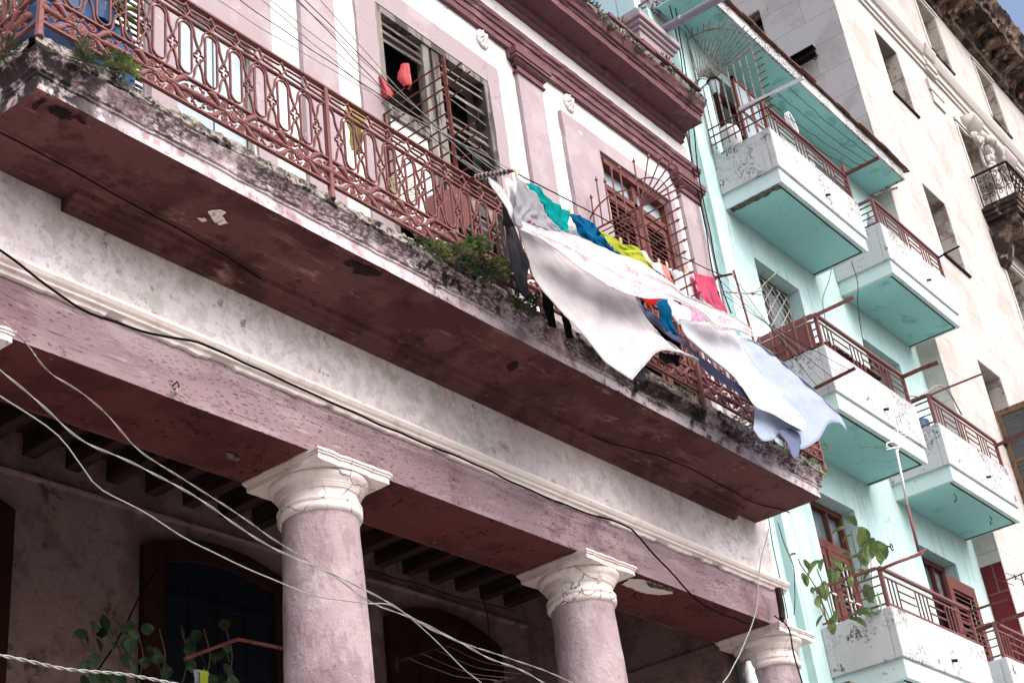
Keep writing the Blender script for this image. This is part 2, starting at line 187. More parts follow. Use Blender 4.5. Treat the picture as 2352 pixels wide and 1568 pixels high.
# ------------------------------------------------------------------ object helpers
WL = {}
def tag(o, label=None, cat=None, group=None, kind=None):
    for k, v in (('label', label), ('category', cat), ('group', group), ('kind', kind)):
        if v: o[k] = v
    return o
def thing(name, loc, label, cat, group=None):
    o = bpy.data.objects.new(name, None); COL.objects.link(o); o.location = loc; o.empty_display_size = .2
    WL[o] = Vector(loc); return tag(o, label, cat, group)
def put(name, me, parent=None, loc=(0, 0, 0), rotz=0):
    o = bpy.data.objects.new(name, me); COL.objects.link(o)
    loc = Vector(loc); WL[o] = loc.copy()
    if parent is not None: o.parent = parent; o.location = loc - WL[parent]
    else: o.location = loc
    if rotz: o.rotation_euler = (0, 0, rotz)
    return o
class MB:
    def __init__(s): s.v = []; s.f = []
    def add(s, vs, fs):
        n = len(s.v); s.v.extend([tuple(x) for x in vs]); s.f.extend([tuple(i+n for i in f) for f in fs]); return s
    def box(s, x0, x1, y0, y1, z0, z1):
        return s.add([(x0,y0,z0),(x1,y0,z0),(x1,y1,z0),(x0,y1,z0),(x0,y0,z1),(x1,y0,z1),(x1,y1,z1),(x0,y1,z1)],
            [(0,3,2,1),(4,5,6,7),(0,1,5,4),(1,2,6,5),(2,3,7,6),(3,0,4,7)])
    def hexa(s, p): return s.add(p, [(0,3,2,1),(4,5,6,7),(0,1,5,4),(1,2,6,5),(2,3,7,6),(3,0,4,7)])
    def extx(s, prof, x0, x1, n=1, jit=0, cap=True):       # prof: (y,z) closed polygon, run along x
        m = len(prof); vs = []; fs = []
        for i in range(n+1):
            x = x0+(x1-x0)*i/n
            for (y, z) in prof:
                if jit: d = mn.noise(Vector((x*9, y*20, z*20)))*jit; vs.append((x, y+d, z+d*.7))
                else: vs.append((x, y, z))
        for i in range(n):
            for j in range(m): a = i*m+j; b = i*m+(j+1) % m; fs.append((a, b, b+m, a+m))
        if cap: fs += [tuple(range(m))[::-1], tuple(n*m+j for j in range(m))]
        return s.add(vs, fs)
    def tube(s, pts, r, n=6, cap=True):
        pts = [Vector(p) for p in pts]; K = len(pts); rs = r if isinstance(r, (list, tuple)) else [r]*K
        vs = []; fs = []; prev = None
        for i in range(K):
            t = (pts[min(i+1, K-1)]-pts[max(i-1, 0)])
            t = t.normalized() if t.length > 1e-9 else Vector((0, 0, 1))
            if prev is None: a = t.orthogonal().normalized()
            else:
                a = prev - t*prev.dot(t); a = a.normalized() if a.length > 1e-6 else t.orthogonal().normalized()
            b = t.cross(a); prev = a
            for j in range(n):
                w = 2*math.pi*j/n; vs.append(pts[i]+(a*math.cos(w)+b*math.sin(w))*rs[i])
        for i in range(K-1):
            for j in range(n): q = i*n+j; e = i*n+(j+1) % n; fs.append((q, e, e+n, q+n))
        if cap: fs += [tuple(range(n))[::-1], tuple((K-1)*n+j for j in range(n))]
        return s.add(vs, fs)
    def bar(s, pts, up, w, t, closed=False):               # flat ribbon: width w along 'up', thickness t in the plane
        pts = [Vector(p) for p in pts]; K = len(pts); up = Vector(up).normalized(); vs = []; fs = []
        for i in range(K):
            a = pts[(i-1) % K] if closed else pts[max(i-1, 0)]; b = pts[(i+1) % K] if closed else pts[min(i+1, K-1)]
            d = (b-a).normalized(); n = d.cross(up).normalized()
            for su, sn in ((-1,-1),(1,-1),(1,1),(-1,1)): vs.append(pts[i]+up*su*w/2+n*sn*t/2)
        for i in range(K if closed else K-1):
            k = (i+1) % K
            for j in range(4): fs.append((i*4+j, i*4+(j+1) % 4, k*4+(j+1) % 4, k*4+j))
        if not closed: fs += [(3,2,1,0), tuple((K-1)*4+j for j in range(4))]
        return s.add(vs, fs)
    def lathe(s, prof, c, n=48, jit=0):
        vs = []; fs = []; m = len(prof)
        for i, (r, z) in enumerate(prof):
            for j in range(n):
                w = 2*math.pi*j/n; rr = r + (mn.noise(Vector((math.cos(w)*3, math.sin(w)*3, z*6)))*jit if jit else 0)
                vs.append((c[0]+rr*math.cos(w), c[1]+rr*math.sin(w), z))
        for i in range(m-1):
            for j in range(n): a = i*n+j; b = i*n+(j+1) % n; fs.append((a, b, b+n, a+n))
        fs += [tuple(range(n))[::-1], tuple((m-1)*n+j for j in range(n))]
        return s.add(vs, fs)
    def ball(s, c, r, n=8, sc=(1, 1, 1)):
        m = n//2+1; vs = []; fs = []
        for i in range(m+1):
            t = math.pi*i/m
            for j in range(n): w = 2*math.pi*j/n; vs.append((c[0]+r*sc[0]*math.sin(t)*math.cos(w), c[1]+r*sc[1]*math.sin(t)*math.sin(w), c[2]+r*sc[2]*math.cos(t)))
        for i in range(m):
            for j in range(n): a = i*n+j; b = i*n+(j+1) % n; fs.append((a, a+n, b+n, b))
        return s.add(vs, fs)
    def grid(s, P):
        nu = len(P); nv = len(P[0]); vs = [p for row in P for p in row]; fs = []
        for i in range(nu-1):
            for j in range(nv-1): a = i*nv+j; fs.append((a, a+1, a+nv+1, a+nv))
        return s.add(vs, fs)
    def mesh(s, name, m, smooth=False):
        me = bpy.data.meshes.new(name); me.from_pydata([tuple(v) for v in s.v], [], s.f); me.materials.append(MT[m] if isinstance(m, str) else m)
        if smooth: me.shade_smooth() if hasattr(me, 'shade_smooth') else me.polygons.foreach_set('use_smooth', [True]*len(me.polygons))
        me.validate(); me.update(); return me
    def build(s, name, m, parent=None, smooth=False, bevel=0):
        o = put(name, s.mesh(name, m, smooth), parent)
        if bevel: b = o.modifiers.new('bevel', 'BEVEL'); b.width = bevel; b.segments = 2; b.limit_method = 'ANGLE'
        return o
def crom(pts, n):
    pts = [Vector(p) for p in pts]
    if len(pts) == 2: return [pts[0].lerp(pts[1], i/(n-1)) for i in range(n)]
    P = [pts[0]*2-pts[1]]+pts+[pts[-1]*2-pts[-2]]
    ds = [0]
    for i in range(1, len(pts)): ds.append(ds[-1]+(pts[i]-pts[i-1]).length)
    out = []
    for i in range(n):
        d = ds[-1]*i/(n-1); k = 0
        while k < len(pts)-2 and ds[k+1] < d: k += 1
        t = (d-ds[k])/max(ds[k+1]-ds[k], 1e-9); p0, p1, p2, p3 = P[k:k+4]
        out.append(.5*((2*p1)+(p2-p0)*t+(2*p0-5*p1+4*p2-p3)*t*t+(3*p1-p0-3*p2+p3)*t**3))
    return out
def arc(cx, cz, r, a0, a1, n, y=0, rz=None):
    rz = rz or r
    return [(cx+r*math.cos(math.radians(a0+(a1-a0)*i/n)), y, cz+rz*math.sin(math.radians(a0+(a1-a0)*i/n))) for i in range(n+1)]
# ================================================================== GROUND
g = MB().box(-40, 90, -60, 60, -.3, -.012).build('street', 'asphalt'); g['kind'] = 'structure'
g = MB().box(-40, 90, 4.6, 12, -.2, .12).build('pavement', 'pave'); g['kind'] = 'structure'

# ================================================================== PINK BUILDING
YW = 6.66
pb = thing('pink_building', (6.9, 6.66, 0), 'old lilac and white colonial building with columns, a long maroon-bottomed balcony and crumbling cornices', 'building')
# --- upper wall with its openings
w = MB()
Z0, Z1 = 7.45, 12.66
for x0, x1, z0, z1 in ((-3, 4.3, Z0, Z1), (4.3, 6.35, 9.8, Z1), (6.35, 7.92, Z0, Z1), (7.92, 9.61, 11.28, Z1), (9.61, 11.58, Z0, Z1), (11.58, 13.0, 11.40, Z1), (13.0, 13.80, Z0, Z1)):
    w.box(x0, x1, YW, 7.1, z0, z1)
w.build('upper_wall', 'white', pb)
MB().box(-3, 13.80, 6.70, 7.1, 12.66, 13.15).build('parapet_wall', 'pink', pb)
# painted bands and raised window surrounds
w = MB()
def ragged(x0, x1, z0, z1, y=YW-.006, d=.02):
    n = 40; L = []; R = []
    for i in range(n+1):
        z = z0+(z1-z0)*i/n
        L.append((x0+mn.noise(Vector((x0, z*5, 1)))*.018, z)); R.append((x1+mn.noise(Vector((x1, z*5, 7)))*.018, z))
    for i in range(n):
        a, b, c, e = L[i], R[i], R[i+1], L[i+1]
        w.hexa([(a[0], y-d, a[1]), (b[0], y-d, b[1]), (b[0], YW-.001, b[1]), (a[0], YW-.001, a[1]), (e[0], y-d, e[1]), (c[0], y-d, c[1]), (c[0], YW-.001, c[1]), (e[0], YW-.001, e[1])])
ragged(3.2, 4.27, 7.8, 10.4); ragged(6.37, 6.56, 7.8, 9.80); w.box(4.28, 6.56, YW-.026, YW-.001, 9.82, 10.42)
w.build('painted_door_surround', 'pink', pb)
w = MB(); ragged(7.64, 7.92, 7.8, 11.56); ragged(9.61, 9.80, 7.8, 11.56); w.box(7.90, 9.63, YW-.024, YW-.001, 11.285, 11.565)
w.build('window_surround', 'pink', pb)
w = MB(); ragged(10.88, 11.56, 7.8, 11.55, d=.045); ragged(13.0, 13.12, 7.8, 11.6, d=.045); w.box(10.88, 13.12, YW-.048, YW-.001, 11.42, 11.62)
w.build('window_surround', 'pink', pb)
# pilasters with capitals
for xc in (3.87, 7.11, 10.35, 13.54):
    hw = .215
    w = MB(); w.box(xc-hw, min(xc+hw, 13.795), YW-.05, YW-.002, 7.8, 11.71); pl = w.build('pilaster', 'pink', pb, bevel=.006)
    w = MB()
    xr = lambda p: min(xc+hw+p, 13.93)
    for p, z0, z1 in ((.03, 11.70, 11.73), (.015, 11.73, 11.80), (.035, 11.80, 11.815), (.05, 11.815, 11.83), (.06, 11.83, 11.86), (.085, 11.86, 11.90), (.10, 11.90, 11.985)):
        w.box(xc-hw-p, xr(p), YW-.05-p*.9, YW-.052, z0+.0005, z1)
    for p, z0, z1 in ((.03, 11.70, 11.73), (.035, 11.80, 11.83), (.1, 11.86, 11.985)): w.box(xc-hw-p, xr(p), YW-.0518, YW-.003, z0+.001, z1-.001)
    w.build('capital', 'trim', pl, bevel=.004)
# architrave
A = [(YW-.002, 11.99), (YW-.05, 11.99), (YW-.055, 12.07), (YW-.07, 12.072), (YW-.072, 12.16), (YW-.09, 12.163), (YW-.1, 12.2), (YW-.12, 12.215), (YW-.13, 12.26), (YW-.11, 12.29), (YW-.05, 12.31), (YW-.002, 12.315)]
MB().extx(A, -3, 13.86, 170, .012).build('architrave', 'trim', pb)
# main cornice: bed mould, soffit, corona, cyma
C = [(YW-.001, 12.655), (6.615, 12.66), (6.60, 12.68), (6.625, 12.70), (6.58, 12.73), (6.56, 12.75), (6.575, 12.77), (6.55, 12.80), (6.31, 12.80), (6.308, 12.90), (6.29, 12.905), (6.28, 12.93), (6.255, 12.94), (6.235, 12.99), (6.205, 13.03), (6.20, 13.07), (6.699, 13.16), (6.699, 12.655)]
MB().extx(C, -3, 13.72, 240, .014).build('roof_cornice', 'trim', pb)
w = MB()                                                # broken, moss-grown top edge of the cornice
rows = []
for i in range(420):
    x = -1+14.72*i/419; a = mn.fractal(Vector((x*3, 0, 0)), 1, 2, 4)*.06; b = mn.fractal(Vector((x*7, 5, 0)), 1, 2, 4)*.04
    rows.append([(x, 6.20+a*.4, 13.05-abs(b)), (x, 6.175+b*.6, 13.09+a*.5), (x, 6.22+b, 13.16+a+abs(b)), (x, 6.40, 13.19+b), (x, 6.69, 13.2)])
w.grid(rows).build('cornice_crust', 'rubble', pb)
w = MB()
for x0, x1, dz in ((11.6, 12.55, .10), (12.3, 13.62, .13)):
    w.hexa([(x0, 6.17, 13.08+dz-.02), (x1, 6.17, 13.05+dz), (x1, 6.6, 13.13+dz), (x0, 6.6, 13.12+dz), (x0, 6.17, 13.11+dz), (x1, 6.17, 13.08+dz), (x1, 6.6, 13.16+dz), (x0, 6.6, 13.15+dz)])
w.build('loose_cornice_slab', 'trim', pb)
w = MB(); w.box(12.95, 13.72, 6.52, 7.1, 13.1, 14.02)
for p, z0, z1 in ((.03, 14.02, 14.08), (.07, 14.08, 14.14), (.11, 14.14, 14.24), (.05, 14.24, 14.34)): w.box(12.95-p, 13.72+p*.8, 6.52-p, 7.0, z0, z1)
w.build('parapet_pier', 'pink', pb, bevel=.012)
for xc in (8.07+.0, 9.62, 11.14):                       # plaster rosettes
    if xc < 9: continue
    w = MB()
    for k in range(5):
        r0 = (.105, .095, .07, .045, .02)[k]; yy = (0, .03, .022, .04, .055)[k]
        ring = []
    prof = [(.105, 0), (.108, .02), (.09, .035), (.075, .02), (.055, .035), (.03, .045), (.012, .06), (.001, .062)]
    n = 28; vs = []; fs = []
    for i, (r, h) in enumerate(prof):
        for j in range(n):
            a = 2*math.pi*j/n; hh = h*(1+.5*math.cos(8*a)*(1 if 2 <= i <= 5 else 0)); vs.append((xc+r*.92*math.cos(a), YW-.002-hh, 11.87+r*1.12*math.sin(a)))
    for i in range(len(prof)-1):
        for j in range(n): a = i*n+j; b = i*n+(j+1) % n; fs.append((a, a+n, b+n, b))
    w.add(vs, fs).build('plaster_rosette', 'white', pb, True)
# --- first tall window (weathered louvres, half broken)
w = MB(); w.box(7.925, 8.0, 6.64, 6.80, 7.8, 11.275); w.box(9.53, 9.605, 6.64, 6.80, 7.8, 11.275); w.box(8.0, 9.53, 6.64, 6.80, 11.20, 11.275)
win1 = w.build('shuttered_window', 'greywood', pb)
w = MB(); w.box(8.60, 8.70, 6.66, 6.75, 7.8, 11.2); w.box(8.735, 8.84, 6.655, 6.74, 7.8, 11.2); w.box(8.02, 8.60, 6.67, 6.74, 10.02, 10.14); w.box(8.84, 9.5, 6.67, 6.74, 9.46, 9.6)
w.build('mullion', 'greywood', win1, bevel=.004)
w = MB()
for i in range(36):
    z = 11.10-i*.10
    for x0, x1 in ((8.02, 8.59), (8.85, 9.52)):
        if x0 < 8.5 and (10.15 < z < 10.82 or z < 10.02): continue
        if x0 > 8.5 and random.random() < (.6 if 10.55 < z < 10.95 or 9.6 < z < 9.95 else .08): continue
        t = random.uniform(-.02, .02); d = random.uniform(.03, .055)
        w.hexa([(x0, 6.672, z+t), (x1, 6.672, z-t), (x1, 6.672+d, z+.072-t), (x0, 6.672+d, z+.072+t), (x0, 6.672, z+.014+t), (x1, 6.672, z+.014-t), (x1, 6.672+d, z+.086-t), (x0, 6.672+d, z+.086+t)])
w.build('louvres', 'slat', win1)
MB().box(7.93, 9.6, 6.95, 7.0, 7.8, 11.27).build('painted_dark_opening', 'black', win1)  # black panel puts the darkness of the room into colour
MB().box(8.02, 8.58, 6.70, 6.735, 8.9, 10.02).build('white_infill_board', 'white', win1)
# --- second window (brown-red louvre shutters with transom glass)
w = MB(); w.box(11.585, 11.66, 6.66, 6.80, 7.8, 11.395); w.box(12.92, 12.995, 6.66, 6.80, 7.8, 11.395); w.box(11.66, 12.92, 6.64, 6.80, 11.31, 11.395); w.box(11.66, 12.92, 6.68, 6.78, 10.98, 11.06); w.box(12.25, 12.33, 6.68, 6.78, 7.8, 11.31)
win2 = w.build('louvred_window', 'redwood', pb, bevel=.004)
w = MB(); w.box(11.66, 12.25, 6.74, 6.75, 11.06, 11.31); w.box(12.33, 12.92, 6.74, 6.75, 11.06, 11.31); w.build('transom_glass', 'frost', win2)
for x0, x1 in ((11.67, 12.24), (12.34, 12.91)):
    w = MB(); w.box(x0, x0+.06, 6.70, 6.74, 7.82, 10.97); w.box(x1-.06, x1, 6.70, 6.74, 7.82, 10.97); w.box(x0+.06, x1-.06, 6.70, 6.74, 10.89, 10.97); w.box(x0+.06, x1-.06, 6.70, 6.74, 9.5, 9.58)
    sh = w.build('shutter', 'redwood', win2); w = MB()
    for i in range(46):
        z = 10.86-i*.066
        if 9.45 < z < 9.6: continue
        w.hexa([(x0+.062, 6.69, z-.02), (x1-.062, 6.69, z-.02), (x1-.062, 6.74, z+.02), (x0+.062, 6.74, z+.02), (x0+.062, 6.69, z-.008), (x1-.062, 6.69, z-.008), (x1-.062, 6.74, z+.032), (x0+.062, 6.74, z+.032)])
    w.build('louvres', 'redwood', sh)
MB().box(11.6, 12.99, 7.0, 7.05, 7.8, 11.39).build('painted_dark_opening', 'black', win2)  # painted black to stand for the unlit room behind these shutters
# --- left doorway: dark louvred leaf and pale blue panels
w = MB(); w.box(5.32, 5.62, 6.70, 6.80, 7.8, 9.79); w.box(5.33, 5.36, 6.64, 6.699, 7.8, 9.79); w.box(4.3, 4.40, 6.70, 6.80, 7.8, 9.79)
dr = w.build('balcony_door', 'pink', pb)
w = MB(); w.box(5.63, 5.98, 6.72, 6.75, 7.8, 9.76); w.box(5.99, 6.31, 6.71, 6.74, 7.8, 9.76); w.build('pale_glass_leaf', 'frost', dr)
w = MB(); w.box(6.312, 6.348, 6.69, 6.76, 7.8, 9.79); w.box(5.62, 6.312, 6.69, 6.76, 9.765, 9.79); w.build('frame', 'greywood', dr)
w = MB()
for i in range(34):
    z = 9.72-i*.058; w.hexa([(4.42, 6.72, z), (5.31, 6.72, z), (5.31, 6.76, z+.03), (4.42, 6.76, z+.03), (4.42, 6.72, z+.022), (5.31, 6.72, z+.022), (5.31, 6.76, z+.05), (4.42, 6.76, z+.05)])
w.build('louvres', 'plastic_white', dr)
MB().box(4.31, 6.34, 6.98, 7.02, 7.8, 9.79).build('painted_dark_opening', 'black', dr)  # room shade behind the door drawn as a black sheet
# --- balcony slab: mitred cornice profile
prof = [(0, 7.415), (0, 7.47), (.001, 7.515), (.014, 7.517), (.016, 7.532), (.030, 7.540), (.034, 7.556), (.022, 7.566), (.026, 7.585), (.036, 7.605), (.054, 7.63), (.070, 7.65), (.076, 7.668), (.070, 7.68), (.02, 7.70)]
XL, XR, YF = 3.86, 13.545, 5.85
path = [((XL, YW), (-1, 0))]
def seg(a, b, na, nb, n):
    for i in range(n+1):
        t = i/n; path.append(((a[0]+(b[0]-a[0])*t, a[1]+(b[1]-a[1])*t), (na if 0 < i < n else (na if i == 0 else nb))))
path = []
nL, nF, nR, cL, cR = (-1, 0), (0, -1), (1, 0), (-1, -1), (1, -1)
for i in range(25): path.append(((XL, YW-.002-(YW-YF)*i/25), nL))
path.append(((XL, YF), cL))
for i in range(1, 330): path.append(((XL+(XR-XL)*i/330, YF), nF))
path.append(((XR, YF), cR))
for i in range(1, 26): path.append(((XR, YF+(YW-.002-YF)*i/25), nR))
rows = []
for (px, py), (nx, ny) in path:
    row = []
    for k, (p, z) in enumerate(prof):
        d = mn.fractal(Vector((px*5, py*5, z*9)), 1, 2, 5)*.006*(1+(k > 9)*1.2)-max(0, mn.noise(Vector((px*6, py*6, z*14)))-.35)*.03
        row.append((px+nx*(p+d), py+ny*(p+d), z+(d*.8 if k else 0)))
    rows.append(row)
bal = MB().grid(rows).build('balcony', 'slab_edge', pb)
rows = []
def crust(px, py, nx, ny):
    s = px*5+py*5; a = mn.fractal(Vector((s*.55, 3, 1)), 1, 2, 5); b = mn.fractal(Vector((s*1.6, 9, 2)), 1, 2, 4)
    big = max(0, mn.noise(Vector((s*.35, 0, 4))))*.06
    c = mn.fractal(Vector((s*4.1, 2, 7)), 1, 2, 3); hole = max(0, mn.noise(Vector((s*1.9, 8, 1)))-.15)*.07
    P = [(.066, 7.655+a*.008, 0), (.088+b*.014, 7.668+b*.010, 1), (.082+c*.010, 7.69+a*.016, 1), (.074+c*.022-hole, 7.715+b*.012, 1), (.078+b*.02-big*.3-hole*.8, 7.742+c*.014, 1), (.055+c*.02-big*.5, 7.772+a*.022-hole*.3, 1), (.02+b*.02, 7.79+b*.018, 1), (-.12, 7.80+a*.01, 1), (-.3, 7.79, 0)]
    return [(px+nx*p, py+ny*p, z) for p, z, j in P]
for i in range(900):
    x = XL+(XR-XL)*i/899; rows.append(crust(x, YF, -max(0, 1-(x-XL)/.1)*1.0 if x-XL < .1 else (max(0, 1-(XR-x)/.1) if XR-x < .1 else 0), -1))
MB().grid(rows).build('broken_edge', 'rubble', bal)
rows = []
for i in range(90):
    y = YW-(YW-YF)*i/89; rows.append(crust(XL, y, -1, 0))
r2 = []
for i in range(60): y = YW-(YW-YF)*i/59; r2.append(crust(XR, y, 1, 0))
MB().grid(rows).build('broken_edge', 'rubble', bal); MB().grid(r2).build('broken_edge', 'rubble', bal)
MB().box(XL+.02, XR-.02, YF+.02, YW, 7.5, 7.775).build('balcony_floor', 'concrete', bal)
# soffit surface
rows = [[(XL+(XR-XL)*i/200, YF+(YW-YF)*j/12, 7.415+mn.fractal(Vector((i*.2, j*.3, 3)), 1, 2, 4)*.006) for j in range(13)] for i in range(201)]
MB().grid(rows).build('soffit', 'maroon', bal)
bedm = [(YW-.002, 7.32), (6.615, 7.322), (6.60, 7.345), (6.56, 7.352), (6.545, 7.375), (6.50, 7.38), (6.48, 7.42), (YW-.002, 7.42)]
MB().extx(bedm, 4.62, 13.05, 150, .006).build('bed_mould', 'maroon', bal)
# --- frieze, moulding, beam
rows = [[(-3+16.79*i/260, YW-mn.fractal(Vector((i*.11, z*5, 2)), 1, 2, 3)*.006, z) for z in (6.70, 6.85, 7.0, 7.15, 7.32, 7.46, 7.6)] for i in range(261)]
w = MB().grid(rows); w.box(-3, 13.79, YW+.02, 7.3, 6.7, 7.6); w.build('frieze', 'frieze', pb)
mo = [(YW+.01, 6.66), (6.635, 6.662), (6.625, 6.685), (6.60, 6.69), (6.595, 6.70), (6.605, 6.712), (6.58, 6.722), (6.562, 6.745), (6.565, 6.77), (6.59, 6.79), (6.625, 6.80), (YW+.01, 6.805)]
m = len(mo); N_ = 700; vs = []; fs = []
for i in range(N_+1):
    x = -3+16.85*i/N_; rag = mn.fractal(Vector((x*9, 0, 0)), 1, 2, 5)*.012+(.022 if mn.noise(Vector((x*3.1, 4, 0))) > .18 else 0)-.003
    for j, (y, z) in enumerate(mo): vs.append((x, y+mn.noise(Vector((x*4, j, 0)))*.003, z+(rag if j in (0, 1, 2) else 0)))
for i in range(N_):
    for j in range(m): a = i*m+j; b = i*m+(j+1) % m; fs.append((a, b, b+m, a+m))
fs += [tuple(range(m))[::-1], tuple(N_*m+j for j in range(m))]
MB().add(vs, fs).build('cream_moulding', 'mould', pb)
MB().box(-3, 13.80, YW+.004, 7.335, 6.258, 6.70).build('beam', 'beam', pb)
rows = [[(-3+16.78*i/300, 6.665+.665*j/10, 6.252+mn.fractal(Vector((i*.16, j*.4, 3)), 1, 2, 4)*.006) for j in range(11)] for i in range(301)]
MB().grid(rows).build('beam_underside', 'beam_soffit', pb)
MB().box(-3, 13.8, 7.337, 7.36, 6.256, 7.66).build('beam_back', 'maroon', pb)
def flake(name, m, k, pts, Z):
    P = [pZ(k, x, y, Z) for x, y in pts]; Q = []
    for i in range(len(P)):
        a, b = P[i], P[(i+1) % len(P)]
        for j in range(5): t = j/5; q = a.lerp(b, t); Q.append((q.x+mn.noise(q*22)*.022, q.y+mn.noise(q*22+Vector((5, 5, 5)))*.022, Z))
    MB().add(Q, [tuple(range(len(Q)))]).build(name, m, pb)
flake('peeled_patch', 'mould', 'A', [(1395,1420),(1475,1405),(1515,1430),(1490,1450),(1530,1500),(1470,1512),(1440,1495),(1430,1455)], 7.402)
flake('peeled_patch', 'mould', 'A', [(1325,1468),(1375,1458),(1398,1475),(1370,1488)], 7.402)
MT['soot'] = mat('black_mildew', (26, 16, 16), [L_(c=(60, 32, 30), s=30, w=(.5, .6), o=.8)])
flake('mildew_patch', 'soot', 'A', [(230,740),(210,705),(270,668),(315,690),(270,710)], 7.402); flake('mildew_patch', 'soot', 'A', [(320,735),(345,715),(470,760),(478,812),(400,795),(350,775)], 7.402)
flake('mildew_patch', 'soot', 'A', [(500,790),(560,800),(590,840),(540,830)], 7.402)
flake('mildew_patch', 'soot', 'E', [(120,262),(180,235),(225,270),(330,290),(375,345),(290,340),(190,325),(200,285)], 7.402)
flake('mildew_patch', 'soot', 'E', [(1215,950),(1290,920),(1300,960),(1240,985)], 7.402)
flake('peeled_patch', 'mould', 'H', [(1995,900),(2060,860),(2150,870),(2230,900),(2330,930),(2335,965),(2250,970),(2150,960),(2080,935)], 6.238)
flake('bare_patch', 'concrete', 'H', [(2150,880),(2240,905),(2345,935),(2345,950),(2250,935),(2180,915)], 6.236)
flake('bare_patch', 'concrete', 'G', [(1508,20),(1560,15),(1610,55),(1600,75),(1540,60)], 6.238)
# --- columns
def column(xc, yc=6.955):
    sh = [(.335, .25), (.335, 1.5), (.33, 3), (.312, 4.7), (.298, 5.3), (.282, 5.80), (.286, 5.88)]
    z = []; 
    for i in range(len(sh)-1):
        for k in range(8): t = k/8; z.append((sh[i][0]+(sh[i+1][0]-sh[i][0])*t, sh[i][1]+(sh[i+1][1]-sh[i][1])*t))
    z.append(sh[-1])
    c = MB().lathe(z, (xc, yc), 56, .006).build('column', 'lilac_col', pb, True)
    cp = [(.284, 5.875), (.306, 5.885), (.316, 5.905), (.316, 5.925), (.305, 5.94), (.303, 5.95), (.318, 5.958), (.310, 5.975), (.292, 5.985), (.288, 6.04), (.296, 6.052), (.307, 6.054), (.307, 6.062), (.298, 6.064), (.315, 6.068), (.315, 6.077), (.306, 6.079), (.324, 6.083), (.324, 6.092), (.318, 6.094), (.345, 6.11), (.366, 6.135), (.372, 6.155), (.362, 6.168), (.3, 6.17)]
    MB().lathe(cp, (xc, yc), 64, .007).build('capital', 'capital', c, True)
    w = MB()
    for p, z0, z1 in ((.372, 6.168, 6.215), (.384, 6.216, 6.231), (.395, 6.232, 6.25)):
        n = 14; ring = []
        for zz in (z0, z1):
            for s in range(4):
                for k in range(n):
                    t = -1+2*k/n; q = [(t, -1), (1, t), (-t, 1), (-1, -t)][s]
                    jx = mn.noise(Vector((xc+q[0]*4, q[1]*4, zz*9)))*.012; ring.append((xc+q[0]*(p+jx), yc+q[1]*(p+jx), zz+jx*.3))
        M = 4*n; w.add(ring, [(i, (i+1) % M, M+(i+1) % M, M+i) for i in range(M)]+[tuple(range(M))[::-1], tuple(range(M, 2*M))])
    w.build('abacus', 'capital', c)
    MB().box(xc-.4, xc+.4, yc-.4, yc+.4, .1, .25).build('base', 'capital', c)
for xc in (.62, 3.90, 7.155, 10.405, 13.80): column(xc)
# --- portico interior
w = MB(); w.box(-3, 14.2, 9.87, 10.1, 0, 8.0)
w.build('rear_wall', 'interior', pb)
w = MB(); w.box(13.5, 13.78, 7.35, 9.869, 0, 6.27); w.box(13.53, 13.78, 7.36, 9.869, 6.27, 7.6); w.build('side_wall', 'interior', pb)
MB().extx([(9.869, 7.19), (9.82, 7.195), (9.815, 7.215), (9.84, 7.225), (9.84, 7.24), (9.869, 7.245)], -3, 13.5, 60, .008).build('wall_string_course', 'interior', pb)
w = MB(); x = -2.6
while x < 13.4: w.box(x, x+.13, 7.362, 9.868, 7.40, 7.60); x += .437
w.build('ceiling_joists', 'joist', pb)
w = MB(); w.box(-3, 13.5, 7.362, 9.868, 7.605, 7.64)
for i in range(12): w.box(-3, 13.5, 7.4+i*.2, 7.5+i*.2, 7.598, 7.604)
w.build('ceiling_boards', 'board', pb)
def arch_door(x0, x1, zs, rise, inner, fill):
    n = 24; xc = (x0+x1)/2; hw = (x1-x0)/2
    def top(x, hw, zs, r): return zs + r*(1-((x-xc)/hw)**2)
    w = MB(); fw = .22
    P = []
    for i in range(n+1): x = x0+(x1-x0)*i/n; P.append((x, top(x, hw, zs, rise)))
    xs_ = [x0, x0+fw/2, x0+fw]+[x0+fw+(x1-x0-2*fw)*i/n for i in range(1, n)]+[x1-fw, x1-fw/2, x1]
    for xa, xb in zip(xs_[:-1], xs_[1:]):
        za, zb = top(xa, hw, zs, rise), top(xb, hw, zs, rise); jm = xb <= x0+fw+.001 or xa >= x1-fw-.001
        la, lb = (0, 0) if jm else (za-fw*.9, zb-fw*.9)
        w.hexa([(xa, 9.80, la), (xb, 9.80, lb), (xb, 9.868, lb), (xa, 9.868, la), (xa, 9.80, za), (xb, 9.80, zb), (xb, 9.868, zb), (xa, 9.868, za)])
    
    d = w.build('arched_door', inner, pb)
    w = MB(); vs = []; 
    for i in range(n+1): x = x0+fw*1.0+(x1-x0-2*fw)*i/n; vs.append((x, top(x, hw, zs, rise)-fw*.9))
    for i in range(n):
        (xa, za), (xb, zb) = vs[i], vs[i+1]; w.add([(xa, 9.858, 0), (xb, 9.858, 0), (xb, 9.858, zb), (xa, 9.858, za)], [(0, 1, 2, 3)])
    w.build('door_leaf', fill, d)
    w = MB(); k = int((x1-x0-2*fw)/.28)
    for i in range(1, k): x = x0+fw+(x1-x0-2*fw)*i/k; w.box(x-.01, x+.01, 9.84, 9.857, 0, zs-fw)
    w.box(x0+fw, x1-fw, 9.83, 9.857, zs-.42, zs-.36); w.build('door_bars', fill, d)
arch_door(7.83, 9.62, 6.87, .20, 'darkwood', 'bluewood'); arch_door(11.0, 12.9, 6.83, .24, 'darkwood', 'darkwood'); arch_door(4.7, 6.5, 6.85, .2, 'darkwood', 'darkwood')
